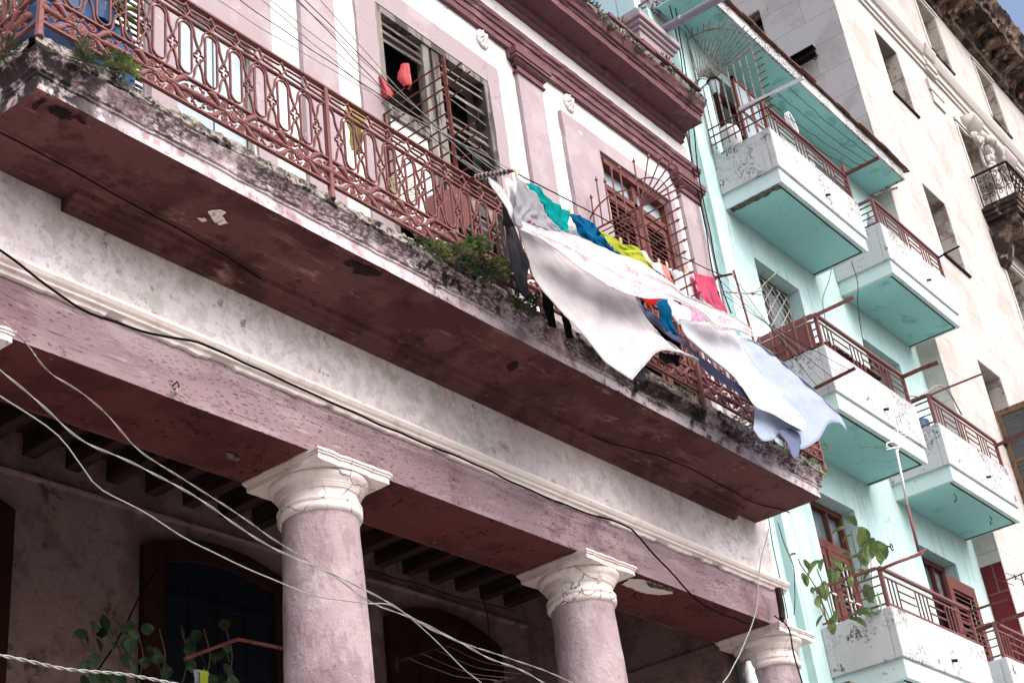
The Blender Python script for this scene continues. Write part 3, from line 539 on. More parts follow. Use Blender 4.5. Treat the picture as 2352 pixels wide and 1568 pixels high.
w = MB(); w.box(-3, -2.8, 7.3, 9.9, 0, 7.6); w.build('end_wall', 'interior', pb)
# --- roof mass above, behind the parapet
MB().box(-3, 13.72, 7.102, 12, 7.72, 12.9).build('building_body', 'pink', pb)

# ================================================================== MINT BUILDING
mb = thing('mint_apartment_block', (17.2, 6.7, 0), 'mint green apartment block with six white-walled box balconies and a tiled eave', 'building')
X0, X1, YM = 13.87, 20.5, 6.70
ops = [(15.15, 16.42, 4.6, 8.34, 'door'), (18.3, 19.55, 4.6, 8.34, 'door'), (15.2, 16.42, 9.85, 11.62, 'old'), (18.3, 19.55, 9.0, 11.57, 'plain'), (15.1, 16.35, 12.3, 14.80, 'upper'), (18.3, 19.55, 12.3, 14.80, 'plain')]
w = MB(); xs = sorted({14.3, X1}|{v for o in ops for v in o[:2]}); 
for a, b in zip(xs[:-1], xs[1:]):
    if b-a < .12: 
        pass
    zc = 0
    for o in sorted([o for o in ops if o[0] <= a+.001 and o[1] >= b-.001], key=lambda o: o[2]): w.box(a, b, YM, 6.98, zc, o[2]); zc = o[3]
    w.box(a, b, YM, 6.98, zc, 15.18)
w.box(X0, 14.3, YM+.10, 6.98, 0, 15.18)
w.box(X0, X1, 7.25, 14, 0, 15.18); w.box(X0, X0+.2, 6.98, 7.25, 0, 16.4); w.box(X1-.02, X1-.005, 6.98, 7.25, 0, 15.18)
w.build('front_wall', 'mint', mb)
MB().box(X0, X0+.2, 7.26, 14, 15.18, 17.5).build('rooftop_wall', 'mint', mb)
def mint_window(x0, x1, z0, z1, kind):
    fm = 'redwood' if kind in ('door', 'upper') else 'greywood'
    w = MB(); t = .07; y0, y1 = 6.88, 6.95
    w.box(x0, x0+t, y0, y1, z0, z1); w.box(x1-t, x1, y0, y1, z0, z1); w.box(x0+t, x1-t, y0, y1, z1-t, z1)
    if kind == 'door':
        w.box(x0+t, x1-t, y0+.002, y1, z1-.62, z1-.50); xm = (x0+x1)/2; w.box(xm-.06, xm+.06, y0-.01, y1, z0, z1-.62)
        for k in (1, 2): xx = x0+(x1-x0)*k/3; w.box(xx-.015, xx+.015, y0+.01, y1, z1-.5, z1-t)
        for a, b in ((x0+t, xm-.06), (xm+.06, x1-t)): w.box(a, a+.08, y0+.01, y1, z0, z1-.62); w.box(b-.08, b, y0+.01, y1, z0, z1-.62); w.box(a+.08, b-.08, y0+.01, y1, z1-.72, z1-.62)
    elif kind == 'old':
        xm = (x0+x1)/2-.05; w.box(xm-.03, xm+.03, y0-.01, y1, z0, z1-t); w.box(x0+t, x1-t, y0+.002, y1, z0+.78, z0+.84); w.box(x0+t, x1-t, y0, y1, z0, z0+.06); w.box(xm-.36, xm-.32, y0, y1, z0+.06, z0+.78); w.box(xm+.34, xm+.38, y0, y1, z0+.06, z0+.78)
    else: xm = (x0+x1)/2; w.box(xm-.03, xm+.03, y0-.01, y1, z0, z1-t)
    f = w.build('door' if kind in ('door', 'upper') else 'window', fm, mb, bevel=.004)
    MB().box(x0+t, x1-t, y1+.005, y1+.02, z0, z1-t).build('pane', 'glass', f)
    if kind == 'door':
        w = MB(); z = z0
        while z < z1-.74:
            for a, b in ((x0+t+.08, xm-.14), (xm+.14, x1-t-.08)): w.box(a, b, y0+.02, y0+.045, z, z+.025)
            z += .075
        w.build('louvres', 'darkwood', f); w = MB()
        for a, b in ((x0+t+.08, xm-.14), (xm+.14, x1-t-.08)):
            for k in (.33, .66): xx = a+(b-a)*k; w.box(xx-.008, xx+.008, y0-.012, y0, z0, z1-.74)
            for zz in (z0+.9, z0+1.8, z0+2.5): w.box(a-.02, b+.02, y0-.025, y0-.013, zz, zz+.02)
        w.build('security_bars', 'plastic_white', f)
    if kind == 'old':
        w = MB()
        for i in range(-3, 12):
            for sgn in (1, -1):
                za = z0+i*.2; a = Vector((x0+t, y0-.02, za if sgn > 0 else za+1.1)); b = Vector((x1-t, y0-.02, za+1.1 if sgn > 0 else za))
                def cl(a, b):
                    d = b-a; t0, t1 = 0, 1
                    for lim, s in ((z0+.05, 1), (z1-.08, -1)):
                        if abs(d.z) < 1e-6: continue
                        tt = (lim-a.z)/d.z
                        if (d.z > 0) == (s > 0): t0 = max(t0, tt)
                        else: t1 = min(t1, tt)
                    return (a+d*t0, a+d*t1) if t1 > t0 else None
                r_ = cl(a, b)
                if r_: w.bar(r_, (0, 1, 0), .006, .012)
        w.build('diamond_lattice', 'alu', f)
for o in ops: mint_window(*o)
# box balconies
def railing(par, xa, xb, yf, zb, left=True, h=.46, y_w=6.68, m='iron', right=False):
    w = MB(); zt = zb+h
    def run(a, b, base, horiz):
        P = lambda t, z, o=0: (a+(b-a)*t, base+o, z) if horiz else (base+o, a+(b-a)*t, z)
        up = (0, 1, 0) if horiz else (1, 0, 0); L_n = abs(b-a)
        w.bar([P(0, zt), P(1, zt)], up, .045, .03); w.bar([P(0, zt-.09), P(1, zt-.09)], up, .018, .018); w.bar([P(0, zb+.05), P(1, zb+.05)], up, .02, .02)
        k = max(1, round(L_n/.85))
        for s in range(k):
            t0, t1 = s/k, (s+1)/k; g = .13/L_n
            for j in range(4): t = t0+g*(j+.5)*.8; w.bar([P(t, zb+.05), P(t, zt-.09)], up, .016, .012)
            ta, tb = t0+g*3, t1
            for q in (.38, .68): w.bar([P(ta, zb+.05+(h-.14)*q), P(tb, zb+.05+(h-.14)*q)], up, .016, .014)
        for t in ((0, 1) if horiz else ()): w.bar([P(t, zb-.05), P(t, zt+.004)], up, .042, .042)
    run(xa, xb, yf, True)
    if left: run(y_w, yf+.03, xa, False)
    if right: run(y_w, yf+.03, xb, False)
    return w.build('railing', m, par)
MT['mint_white'] = mat('pale_mint_slab_edge', (202, 221, 219), [L_(c=(180, 204, 201), s=2.4, w=(.48, .7), o=.7), L_(c=(110, 116, 114), s=20, w=(.56, .68), o=.6, p=(1.4, .52, .64)), dict(crk, o=.5)])
MT['parapet'] = mat('white_parapet_render', (190, 191, 193), [L_(c=(196, 196, 200), s=1.6, w=(.45, .68), o=.6), L_(c=(150, 146, 150), s=3.2, st=(3, 3, .25), w=(.54, .74), o=.55),
    L_(c=(60, 58, 60), s=30, st=(1.4, 1.4, .7), w=(.48, .60), o=.8, p=(1.5, .54, .64)), L_(c=(44, 42, 44), s=24, st=(1.3, 1.3, .8), w=(.47, .58), o=.85, p=(3.2, .60, .66)), L_(c=(46, 44, 44), s=26, st=(1.2, 1.2, .8), w=(.46, .58), o=.9, z=(12.45, 12.98), p=(1.3, .40, .55)), L_(c=(52, 50, 50), s=24, st=(1.2, 1.2, .8), w=(.47, .58), o=.85, z=(9.25, 9.70), z2=(9.8, 9.9), p=(1.7, .46, .58)), L_(c=(60, 56, 56), s=22, st=(1.2, 1.2, .8), w=(.47, .58), o=.75, z=(6.05, 6.46), z2=(6.6, 6.7), p=(1.9, .50, .62)), crk], bump=(20, .5))
for (xa, xb) in ((14.65, 17.17), (17.885, 20.33)):
    for zi, z0 in enumerate((5.67, 8.87, 12.13)):
        left = xa < 15; ph = (.78, .83, .84)[zi]; w = MB(); t = .10
        w.box(xa, xb, 5.83, 5.83+t, z0+.215, z0+ph); w.box(xa, xa+t, 5.83+t, YM+(.11 if False else 0)-.002, z0+.215, z0+ph); w.box(xb-t, xb, 5.83+t, YM-.002, z0+.215, z0+ph); w.box(xa+t, xb-t, 5.83+t, YM-.002, z0+.215, z0+.33)
        b = w.build('balcony', 'parapet', mb, bevel=.012)
        w = MB(); w.box(xa+.035, xb-.035, 5.862, YM-.003, z0, z0+.2145); w.build('slab', 'mint_white', b)
        w = MB(); w.box(xa+.11, xb-.11, 5.93, YM-.01, z0-.004, z0-.001); w.build('soffit', 'mint_soffit', b)
        w = MB(); w.box(xa+.10, xb-.10, 5.925, 5.94, z0-.012, z0-.002); w.box(xb-.125, xb-.105, 5.94, YM-.01, z0-.014, z0-.002); w.build('painted_groove_shade', 'joist', b)  # dark raised strips paint in the shade of a groove; nothing is recessed
        railing(b, xa+.05, xb-.05, 5.88, z0+ph, left=not (zi == 2 and left), m='iron')
        w = MB(); w.tube([(xa+1.35, 5.84, z0+.40), (xa+1.36, 5.77, z0+.385)], .018, 8); w.build('drain_spout', 'joist', b)
MB().add([(14.72+.8*i/15, 6.72, 12.10+mn.noise(Vector((i, 0, 0)))*.0) for i in range(2)], []).v
w = MB(); rows = []                                     # spalled concrete under the top left balcony
for i in range(60):
    t = i/59; y = 5.93+.72*t; wd = .06+.03*mn.noise(Vector((y*9, 0, 0))); rows.append([(14.70+mn.noise(Vector((y*14, 1, 0)))*.015, y, 12.118), (14.73, y, 12.112-abs(mn.noise(Vector((y*22, 3, 0))))*.025), (14.70+wd*1.3, y, 12.11-abs(mn.noise(Vector((y*18, 7, 0))))*.02), (14.72+wd*1.6, y, 12.125)])
w.grid(rows).build('exposed_concrete', 'concrete', mb)
# eave
w = MB(); w.box(13.95, 20.42, 6.10, YM-.002, 15.15, 15.17); ev = w.build('eave', 'mint_soffit', mb)
w = MB(); w.box(13.95, 20.42, 6.06, 6.098, 15.13, 15.36); w.box(20.422, 20.45, 6.06, YM, 15.13, 15.36); w.box(13.95, 20.42, 6.10, 7.2, 15.172, 15.34); w.build('fascia', 'parapet', ev)
w = MB(); x = 14.0; k = 0
while x < 20.35:
    L0 = .44; dz = random.uniform(-.01, .015); dy = random.uniform(-.03, .02); n = 7
    rows = [[(x+L0*.5*(1-math.cos(math.pi*j/n))*.96, 6.0+dy+yy, 15.36+dz+.022*math.sin(math.pi*j/n)+yy*.3) for j in range(n+1)] for yy in (0, .8)]
    w.grid(rows); w.grid([[(p[0], p[1], p[2]-.025) for p in r] for r in rows][::-1]); w.grid([rows[0], [(p[0], p[1], p[2]-.025) for p in rows[0]]]); x += .3 if k % 2 else .42; k += 1
w.build('roof_tiles', 'tile', ev)
MB().box(13.97, 20.4, 6.4, 13.9, 15.345, 15.40).build('roof_deck', 'concrete', ev)
# open shutter leaf at the lower right door and inside upper door leaf
a = [pY('S', *q, 6.62) for q in ((390, 765), (665, 695))]
w = MB(); x0, x1, zt = 18.75, 19.72, 7.98
w.box(x0, x0+.14, 6.60, 6.65, 5.2, zt); w.box(x1-.14, x1, 6.60, 6.65, 5.2, zt); w.box(x0+.14, x1-.14, 6.60, 6.65, zt-.17, zt)
sh = w.build('open_shutter', 'redwood', mb, bevel=.005); w = MB(); z = 5.3
while z < zt-.2: w.hexa([(x0+.14, 6.60, z), (x1-.14, 6.60, z), (x1-.14, 6.65, z+.035), (x0+.14, 6.65, z+.035), (x0+.14, 6.60, z+.014), (x1-.14, 6.60, z+.014), (x1-.14, 6.65, z+.05), (x0+.14, 6.65, z+.05)]); z += .072
w.build('louvres', 'redwood', sh); MB().box(x0+.14, x1-.14, 6.655, 6.66, 5.2, zt-.17).build('painted_dark_gap', 'black', sh)  # black sheet painted as the shade behind the slats
w = MB(); xl = 15.45; w.box(xl, xl+.9, 6.50, 6.53, 13.1, 13.16)
for q in (0, .42, .86): w.box(xl+q, xl+q+.05, 6.50, 6.54, 12.5, 14.72)
w.box(xl, xl+.91, 6.50, 6.54, 14.66, 14.72); w.box(xl, xl+.91, 6.505, 6.535, 14.1, 14.15); dl = w.build('open_door_leaf', 'redwood', mb)
w = MB(); w.box(xl+.05, xl+.42, 6.515, 6.525, 13.17, 14.65); w.box(xl+.47, xl+.86, 6.515, 6.525, 13.17, 14.65); w.build('pane', 'frost', dl)

# ================================================================== PALE STONE BUILDING
tb = thing('pale_stone_building', (27, 6.36, 0), 'tall pale limestone corner building with deep windows, a belt course and a soot-stained cornice', 'building')
XS, YT = 20.5, 6.36
cols_ = [(22.37, 23.38), (26.10, 27.20), (29.50, 30.53), (33.0, 34.05), (36.5, 37.5)]
def zr(c):
    if c == 0: return [(7.3, 8.87), (10.97, 12.54), (14.65, 16.20), (18.29, 19.86)]
    return [(5.9, 8.87), (9.9, 12.54), (13.5, 16.15), (17.22, 19.5), (21.6, 23.2)]
w = MB(); px = XS
for ci, (a, b) in enumerate(cols_):
    w.box(px, a, YT, 6.9, 0, 23.65); zc = 0
    for z0, z1 in zr(ci): w.box(a, b, YT, 6.9, zc, z0); zc = z1
    w.box(a, b, YT, 6.9, zc, 23.65); px = b
w.box(px, 44, YT, 6.9, 0, 23.65)
# side wall with two small windows
sw = [(7.78, 8.14, 18.3, 20.09), (8.2, 8.7, 10.9, 12.4)]
w.box(XS, XS+.5, 6.9, 7.78, 0, 24.6); w.box(XS, XS+.5, 7.78, 8.14, 0, 18.3); w.box(XS, XS+.5, 7.78, 8.14, 20.09, 24.6); w.box(XS, XS+.5, 8.14, 16, 0, 24.6)
w.build('stone_wall', 'tan', tb)
MB().box(XS+.55, 44, 7.25, 16, 0, 23.6).build('painted_dark_interior', 'black', tb)  # solid black block stands in for the unlit rooms
for ci, (a, b) in enumerate(cols_):
    for z0, z1 in zr(ci):
        fm = 'redwood' if ci == 0 else 'cream'; w = MB(); t = .07; y0, y1 = 6.72, 6.78
        w.box(a+.02, a+.02+t, y0, y1, z0, z1-.02); w.box(b-.02-t, b-.02, y0, y1, z0, z1-.02); w.box(a+.02+t, b-.02-t, y0, y1, z1-.02-t, z1-.02); w.box(a+.02+t, b-.02-t, y0, y1, z1-.6, z1-.54); xm = (a+b)/2; w.box(xm-.03, xm+.03, y0, y1, z0, z1-.6)
        f = w.build('window', fm, tb); MB().box(a+.09, b-.09, y1+.003, y1+.01, z0, z1-.09).build('pane', 'glass', f)
        rv = MB().box(a+.002, a+.012, YT+.01, 6.9, z0, z1); rv.box(b-.012, b-.002, YT+.01, 6.9, z0, z1); rv.box(a+.0115, b-.0115, YT+.011, 6.9, z1-.012, z1-.002); rv.build('reveal', 'reveal', f)
        MB().box(a-.04, b+.08, YT-.04, YT+.3, z0-.05, z0-.002).build('sill', 'darkwood' if ci == 0 else 'dark_stone', f)
        if ci: w = MB(); w.box(a-.14, b+.14, YT-.05, YT-.001, z1+.10, z1+.17); w.box(a-.10, b+.10, YT-.022, YT-.001, z1+.02, z1+.098); w.box(a-.12, a-.02, YT-.02, YT-.001, z0, z1+.019); w.box(b+.02, b+.12, YT-.02, YT-.001, z0, z1+.019); w.build('surround', 'tan_plain', f)
belt = [(YT-.001, 20.30), (YT-.04, 20.30), (YT-.045, 20.40), (YT-.08, 20.405), (YT-.085, 20.52), (YT-.05, 20.55), (YT-.05, 20.68), (YT-.10, 20.70), (YT-.14, 20.78), (YT-.17, 20.86), (YT-.17, 20.92), (YT-.001, 20.98)]
w = MB(); w.extx(belt, XS-.03, 24.9, 4); w.extx([(y-(.05 if y < YT-.01 else 0), z) for y, z in belt], 24.9, 25.4, 2); w.extx(belt, 25.4, 44, 6); w.build('belt_course', 'tan_plain', tb)
w = MB(); w.box(24.8, 25.5, YT-.06, YT-.002, 19.75, 20.02); w.box(24.86, 25.44, YT-.04, YT-.002, 19.45, 19.74); w.build('carved_panel', 'tan_plain', tb)
# main cornice
crn = [(YT-.001, 23.55), (YT-.06, 23.56), (YT-.08, 23.72), (YT-.14, 23.78), (YT-.18, 23.92), (YT-.22, 23.97), (5.70, 23.98), (5.68, 24.18), (5.62, 24.22), (5.56, 24.36), (5.48, 24.48), (5.46, 24.56), (5.9, 24.6), (6.2, 24.62), (6.36, 24.62)]
w = MB()
xs = [20.3, 23, 23.01, 24.6, 24.61, 28.1, 28.11, 31.6, 31.61, 35, 35.01, 38, 38.01, 44]
for i in range(0, 13):
    off = -.09*((i//2) % 2)
    if xs[i+1]-xs[i] > .1: w.extx([(y+off if y < YT-.01 else y, z) for y, z in crn], xs[i], xs[i+1], 30, .05)
w.build('cornice', 'dark_stone', tb)
x = 20.5
while x < 43.5: MB().hexa([(x, 5.78, 23.9), (x+.22, 5.78, 23.9), (x+.22, 6.2, 23.70), (x, 6.2, 23.70), (x, 5.78, 23.979), (x+.22, 5.78, 23.979), (x+.22, 6.2, 23.979), (x, 6.2, 23.979)]).build('modillion', 'dark_stone', tb); x += .62
w = MB(); 
for i in range(0, 13):
    off = -.08*((i//2) % 2)
    if xs[i+1]-xs[i] > .1:
        w.extx([(6.30+off, 24.55), (6.22+off, 24.6), (6.22+off, 25.2), (6.10+off, 25.28), (6.08+off, 25.4), (6.2+off, 25.45), (6.2+off, 26.45), (6.08+off, 26.5), (6.0+off, 26.62), (6.0+off, 26.8), (6.9, 26.85), (6.9, 24.55)], xs[i], xs[i+1], 3)
w.build('attic', 'dark_stone', tb)
# stone balcony with console and iron rail
w = MB()
bp_ = [(0, 16.93), (.02, 17.02), (.05, 17.05), (.05, 17.12), (.08, 17.15), (.08, 17.22)]
for p, z0, z1 in ((-.12, 16.72, 16.93), (-.04, 16.93, 17.03), (0, 17.03, 17.12), (.04, 17.12, 17.22)): w.box(25.8-p, 29.9, 5.64-p, YT-.001, z0, z1)
tbal = w.build('stone_balcony', 'dark_stone', tb, bevel=.02)
for xc in (25.95, 29.4):
    prof_ = [(YT-.002, 16.72), (5.72, 16.72), (5.68, 16.62), (5.70, 16.48), (5.80, 16.40), (5.93, 16.42), (6.03, 16.34), (6.12, 16.14), (6.2, 15.98), (6.3, 15.90), (YT-.002, 15.88)]
    MB().extx(prof_, xc-.14, xc+.14, 1).build('console', 'dark_stone', tbal)
w = MB()
for sgn in (-1,):
    sp = [(25.80, 5.83+.115*(1-t)*math.cos(t*14), 16.53+.115*(1-t)*math.sin(t*14)) for t in [i/40 for i in range(38)]]
    w.tube(sp, .012, 5)
w.build('console_volute', 'dark_stone', tbal)
w = MB(); zr0, zr1 = 17.26, 18.02
def scr(P, flip=1):
    c1 = [P(.0+.14*(math.sin(t*math.pi)), .38*t) for t in [i/10 for i in range(11)]]
for a, b, base, hor in ((6.30, 5.62, 25.82, False), (25.82, 29.85, 5.62, True)):
    P = (lambda t, z, a=a, b=b, base=base: (a+(b-a)*t, base, z)) if hor else (lambda t, z, a=a, b=b, base=base: (base, a+(b-a)*t, z))
    up = (0, 1, 0) if hor else (1, 0, 0)
    w.bar([P(-.25 if not hor else 0, zr1), P(1, zr1)], up, .05, .03); w.bar([P(0, zr0), P(1, zr0)], up, .03, .02)
    n = 2 if not hor else 11
    for i in range(n+1): w.bar([P(i/n, zr0), P(i/n, zr1)], up, .018, .018)
    for i in range(n):
        tc = (i+.5)/n; hw = .5/n
        for s in (-1, 1):
            for zc, q in ((.16, 1), (.38, -1), (.58, 1)):
                w.tube([P(tc+s*hw*(.5-.42*(1-u)*math.cos(u*9)), zr0+.02+zc+.09*(1-u)*math.sin(u*9)*q) for u in [k/14 for k in range(14)]], .009, 4)
            w.tube([P(tc+s*hw*.08*math.sin(u*6), zr0+.7*u) for u in [k/8 for k in range(9)]], .007, 4)
w.build('balcony_railing', 'joist', tbal)
# broken-pediment ornament over the balcony door
w = MB(); w.extx([(YT-.001, 19.62), (YT-.10, 19.64), (YT-.22, 19.78), (YT-.30, 19.88), (YT-.30, 19.96), (YT-.001, 20.0)], 26.55, 27.05, 2); w.extx([(YT-.001, 19.62), (YT-.10, 19.64), (YT-.22, 19.78), (YT-.30, 19.88), (YT-.30, 19.96), (YT-.001, 20.0)], 28.3, 29.0, 2)
for xc, zc in ((26.75, 19.42), (28.65, 19.42), (27.5, 19.5)):
    for k in range(3): w.tube([(xc+.17*(1-t)*math.cos(t*11+k), YT-.16+.03*k, zc+.17*(1-t)*math.sin(t*11+k)) for t in [i/24 for i in range(23)]], .035, 6)
for i in range(26):
    t = i/25; w.ball((26.9+1.5*t, YT-.12-.1*math.sin(t*math.pi), 19.5+.28*math.sin(t*math.pi)+random.uniform(-.05, .05)), random.uniform(.06, .12), 8)
for i in range(14): w.ball((27.25+random.uniform(-.18, .18), YT-.12, 19.25-.06*i), random.uniform(.05, .11), 7)
for i in range(14): w.ball((28.9+random.uniform(-.12, .12), YT-.12, 19.25-.06*i), random.uniform(.05, .1), 7)
w.build('carved_pediment', 'tan_plain', tb, True)
# dark red panel, side window
MB().box(XS-.012, XS-.002, 6.37, 6.69, 3, 8.49).build('dark_red_panel', mat('oxblood_paint', (98, 34, 38), [L_(c=(74, 24, 28), s=2, w=(.45, .65), o=.7)], blocks=(3, .62, .012, .6)), tb)
w = MB(); w.box(XS+.22, XS+.3, 7.78, 7.84, 18.3, 20.08); w.box(XS+.22, XS+.3, 8.08, 8.139, 18.3, 20.08); w.box(XS+.22, XS+.3, 7.84, 8.08, 19.3, 19.38); w.box(XS+.22, XS+.3, 7.84, 8.08, 19.98, 20.08); f = w.build('side_window', 'darkwood', tb)
MB().box(XS+.31, XS+.32, 7.79, 8.13, 18.3, 20.05).build('pane', 'glass', f)
MB().box(XS+.002, XS+.4, 7.782, 8.138, 20.06, 20.088).build('lintel', 'reveal', f)
# open casement leaf outside the lowest visible window
w = MB(); xh = 22.42; ya, yb = 6.36, 5.78; zt, zb = 11.55, 9.9
w.box(xh, xh+.05, ya-.09, ya-.01, zb, zt); w.box(xh, xh+.05, yb, yb+.09, zb, zt); w.box(xh, xh+.05, yb+.09, ya-.09, zt-.1, zt); w.box(xh, xh+.05, yb+.09, ya-.09, zb, zb+.1); w.box(xh+.01, xh+.04, yb+.09, ya-.09, zb+.7, zb+.76)
cs = w.build('open_casement', mat('brown_varnished_frame', (112, 88, 70), [L_(c=(70, 52, 44), s=9, w=(.5, .65), o=.8)]), tb)
w = MB(); w.box(xh+.02, xh+.03, yb+.09, ya-.09, zb+.1, zt-.1); w.build('pane', mat('dark_louvre_glass', (60, 66, 70), [L_('b', c=(24, 24, 26), s=3, st=(.1, .1, 5), w=(.05, 0), o=.9)], rough=.2, spec=.6), cs)
# ================================================================== IRON BALCONY RAILING
YR = 5.78; ZB, Z3, Z2, ZT = 7.848, 8.069, 8.578, 8.734; PX0, PX1 = 3.80, 13.64; PAN = (PX1-PX0)/4
rl = thing('iron_railing', (8.7, YR, 7.76), 'long rust-red wrought iron railing of ovals and scrollwork along the pink balcony', 'railing')
up = (0, 1, 0)
def me_oval():
    w = MB(); hw, z0, z1 = .052, 8.105, 8.545
    P = arc(0, z1-hw, hw, 0, 180, 10)+arc(0, z0+hw, hw, 180, 360, 10); w.bar(P, up, .017, .0105, closed=True)
    for s in (1, -1):
        zz = (lambda z: z) if s > 0 else (lambda z: 2*8.31-z+.012)
        w.bar(crom([(-.11, 0, zz(8.372)), (-.098, 0, zz(8.40)), (-.08, 0, zz(8.45)), (-.068, 0, zz(8.52)), (-.04, 0, zz(8.562)), (0, 0, zz(8.572)), (.04, 0, zz(8.562)), (.068, 0, zz(8.52)), (.08, 0, zz(8.45)), (.098, 0, zz(8.40)), (.11, 0, zz(8.372))], 22), up, .017, .0105)
    w.ball((0, 0, 8.557), .011, 6); w.ball((0, 0, 8.088), .011, 6)
    return w.mesh('oval_bars', 'iron', True)
def me_quatre():
    w = MB()
    for a in range(4):
        cx, cz = .022*math.cos(math.pi/2*a+math.pi/4)*1.15, 8.306+.030*math.sin(math.pi/2*a+math.pi/4)*1.15
        cx, cz = (.024*[1, 0, -1, 0][a], 8.306+.037*[0, 1, 0, -1][a])
        w.bar(arc(cx, cz, .0205, a*90-128, a*90+128, 11), up, .016, .006)
    for z in (8.372, 8.243): w.ball((0, 0, z), .0155, 8)
    w.bar([(0, 0, 8.36), (0, 0, 8.35)], up, .012, .01)
    return w.mesh('quatrefoil', 'iron', True)
def me_meander(p):
    w = MB(); h = ZT-Z2
    for s in (1, -1):
        f = lambda q: (ZT-.012-q*h*.8) if s > 0 else (Z2+.012+q*h*.8)
        g = lambda q: ZT-h*q
        if s > 0: w.bar([(-p/2, 0, g(.88)), (-p/2+.03, 0, g(.52)), (-p/2+.045, 0, g(.36)), (p/2-.03, 0, g(.34)), (p/2-.012, 0, g(.26)), (p/2, 0, g(.12))], up, .017, .0105)
        else: w.bar([(-p/2, 0, g(.12)), (-p/2+.022, 0, g(.40)), (-p/2+.045, 0, g(.64)), (p/2-.03, 0, g(.68)), (p/2-.012, 0, g(.76)), (p/2, 0, g(.88))], up, .017, .0105)
        w.ball((-p/2, 0, f(0)), .013, 6)
    return w.mesh('zigzag_bars', 'iron')
def spiral(w, cx, cz, r, a0, turns, dirn, rr=.008, y=0, n=22):
    w.tube([(cx+r*(1-.8*t)*math.cos(a0+dirn*turns*6.283*t), y, cz+r*(1-.8*t)*math.sin(a0+dirn*turns*6.283*t)) for t in [i/n for i in range(n+1)]], [rr*(1-.35*i/n) for i in range(n+1)], 5)
    w.ball((cx, y, cz), rr*1.25, 6)
def me_scroll():
    w = MB(); zc = (ZB+Z3)/2; n = 16
    w.lathe([(.001, -.012), (.036, -.012), (.042, -.006), (.042, .006), (.036, .012), (.03, .008), (.014, .018), (.001, .02)], (0, 0), n)
    vs = [(x, -z, zc+y*1.15) for x, y, z in w.v[-8*n:]]; w.v[-8*n:] = vs
    for a in range(6): w.ball((.021*math.cos(a*1.047), -.012, zc+.024*math.sin(a*1.047)), .007, 5)
    for sx in (1, -1):
        for sz in (1, -1):
            spiral(w, sx*.072, zc+sz*.058, .034, math.radians(200 if sx > 0 else -20), 1.6, -sx*sz, .009)
            w.tube(crom([(sx*.04, 0, zc+sz*.012), (sx*.08, 0, zc+sz*.014), (sx*.12, 0, zc+sz*.03), (sx*.15, 0, zc+sz*.068), (sx*.185, 0, zc+sz*.092), (sx*.222, 0, zc+sz*.085)], 12), [.010, .011, .012, .014, .016, .018, .021, .023, .023, .021, .014, .005], 6)
            spiral(w, sx*.205, zc+sz*.040, .026, math.radians(180 if sx > 0 else 0), 1.5, sx*sz, .0075)
            w.tube(crom([(sx*.23, 0, zc+sz*.02), (sx*.26, 0, zc+sz*.04), (sx*.272, 0, zc+sz*.07), (sx*.292, 0, zc+sz*.085)], 8), .0075, 5)
            w.ball((sx*.255, 0, zc+sz*.062), .012, 6)
            w.tube([(sx*.03, 0, zc+sz*.05), (0, 0, zc+sz*.085), (0, 0, zc+sz*.105)], [.006, .012, .005], 5)
        w.tube(crom([(sx*.04, 0, zc), (sx*.10, -.004, zc), (sx*.16, 0, zc), (sx*.22, -.005, zc), (sx*.30, 0, zc)], 14), [.01, .015, .019, .014, .01, .014, .022, .024, .02, .016, .02, .026, .03, .026], 7)
        for k in range(5): w.ball((sx*(.12+.04*k), -.006, zc+.012*(-1)**k), .011, 5)
    return w.mesh('scroll_ornament', 'iron', True)
p = .2213; ME_O, ME_Q, ME_M, ME_S = me_oval(), me_quatre(), me_meander(p), me_scroll()
def long_bar(name, z, w_, t_, par=rl):
    w = MB(); w.bar([(PX0, YR, z), (PX1, YR, z)], up, w_, t_); w.bar([(PX0, YR+.01, z), (PX0, YW-.002, z)], (1, 0, 0), w_, t_); w.bar([(PX1, YR+.01, z), (PX1, YW-.002, z)], (1, 0, 0), w_, t_)
    return w.build(name, 'iron', par)
long_bar('top_rail', ZT, .042, .016); long_bar('upper_rail', Z2, .03, .014); long_bar('lower_rail', Z3, .03, .014); long_bar('bottom_rail', ZB, .03, .016)
for k in range(5):
    x = (PX0+.004, 6.233, 8.69, 11.15, PX1)[k]; w = MB(); w.box(x-.016, x+.016, YR-.02, YR+.018, 7.80, ZT+.01); w.tube([(x, YR-.004, 7.72), (x, YR-.004, 7.80)], [.03, .022], 8); w.build('post', 'iron', rl, bevel=.002)
for k in range(4):
    xa = (PX0, 6.233, 8.69, 11.15)[k]; xb = (6.233, 8.69, 11.15, PX1)[k]; L0 = xb-xa; pp = (L0-.226)/10
    for i in range(11):
        xq = xa+.123+pp*i; put('quatrefoil', ME_Q, rl, (xq, YR, 0)); 
        put('zigzag_bars', ME_M, rl, (xq, YR, 0))
        if i < 10: put('oval_bars', ME_O, rl, (xq+pp/2, YR, 0))
    for i in range(4): put('scroll_ornament', ME_S, rl, (xa+L0*(i+.5)/4, YR, 0))
    for xq in (xa+.01, xb-.01):
        w = MB(); s = 1 if xq < (xa+xb)/2 else -1
        for q in (1, -1):
            zz = (lambda z: z) if q > 0 else (lambda z: 2*8.31-z+.012)
            w.bar(crom([(xq+s*.113, YR, zz(8.372)), (xq+s*.10, YR, zz(8.40)), (xq+s*.08, YR, zz(8.45)), (xq+s*.068, YR, zz(8.52)), (xq+s*.03, YR, zz(8.565)), (xq, YR, zz(8.56))], 10), up, .017, .0105)
        w.build('end_scroll', 'iron', rl)
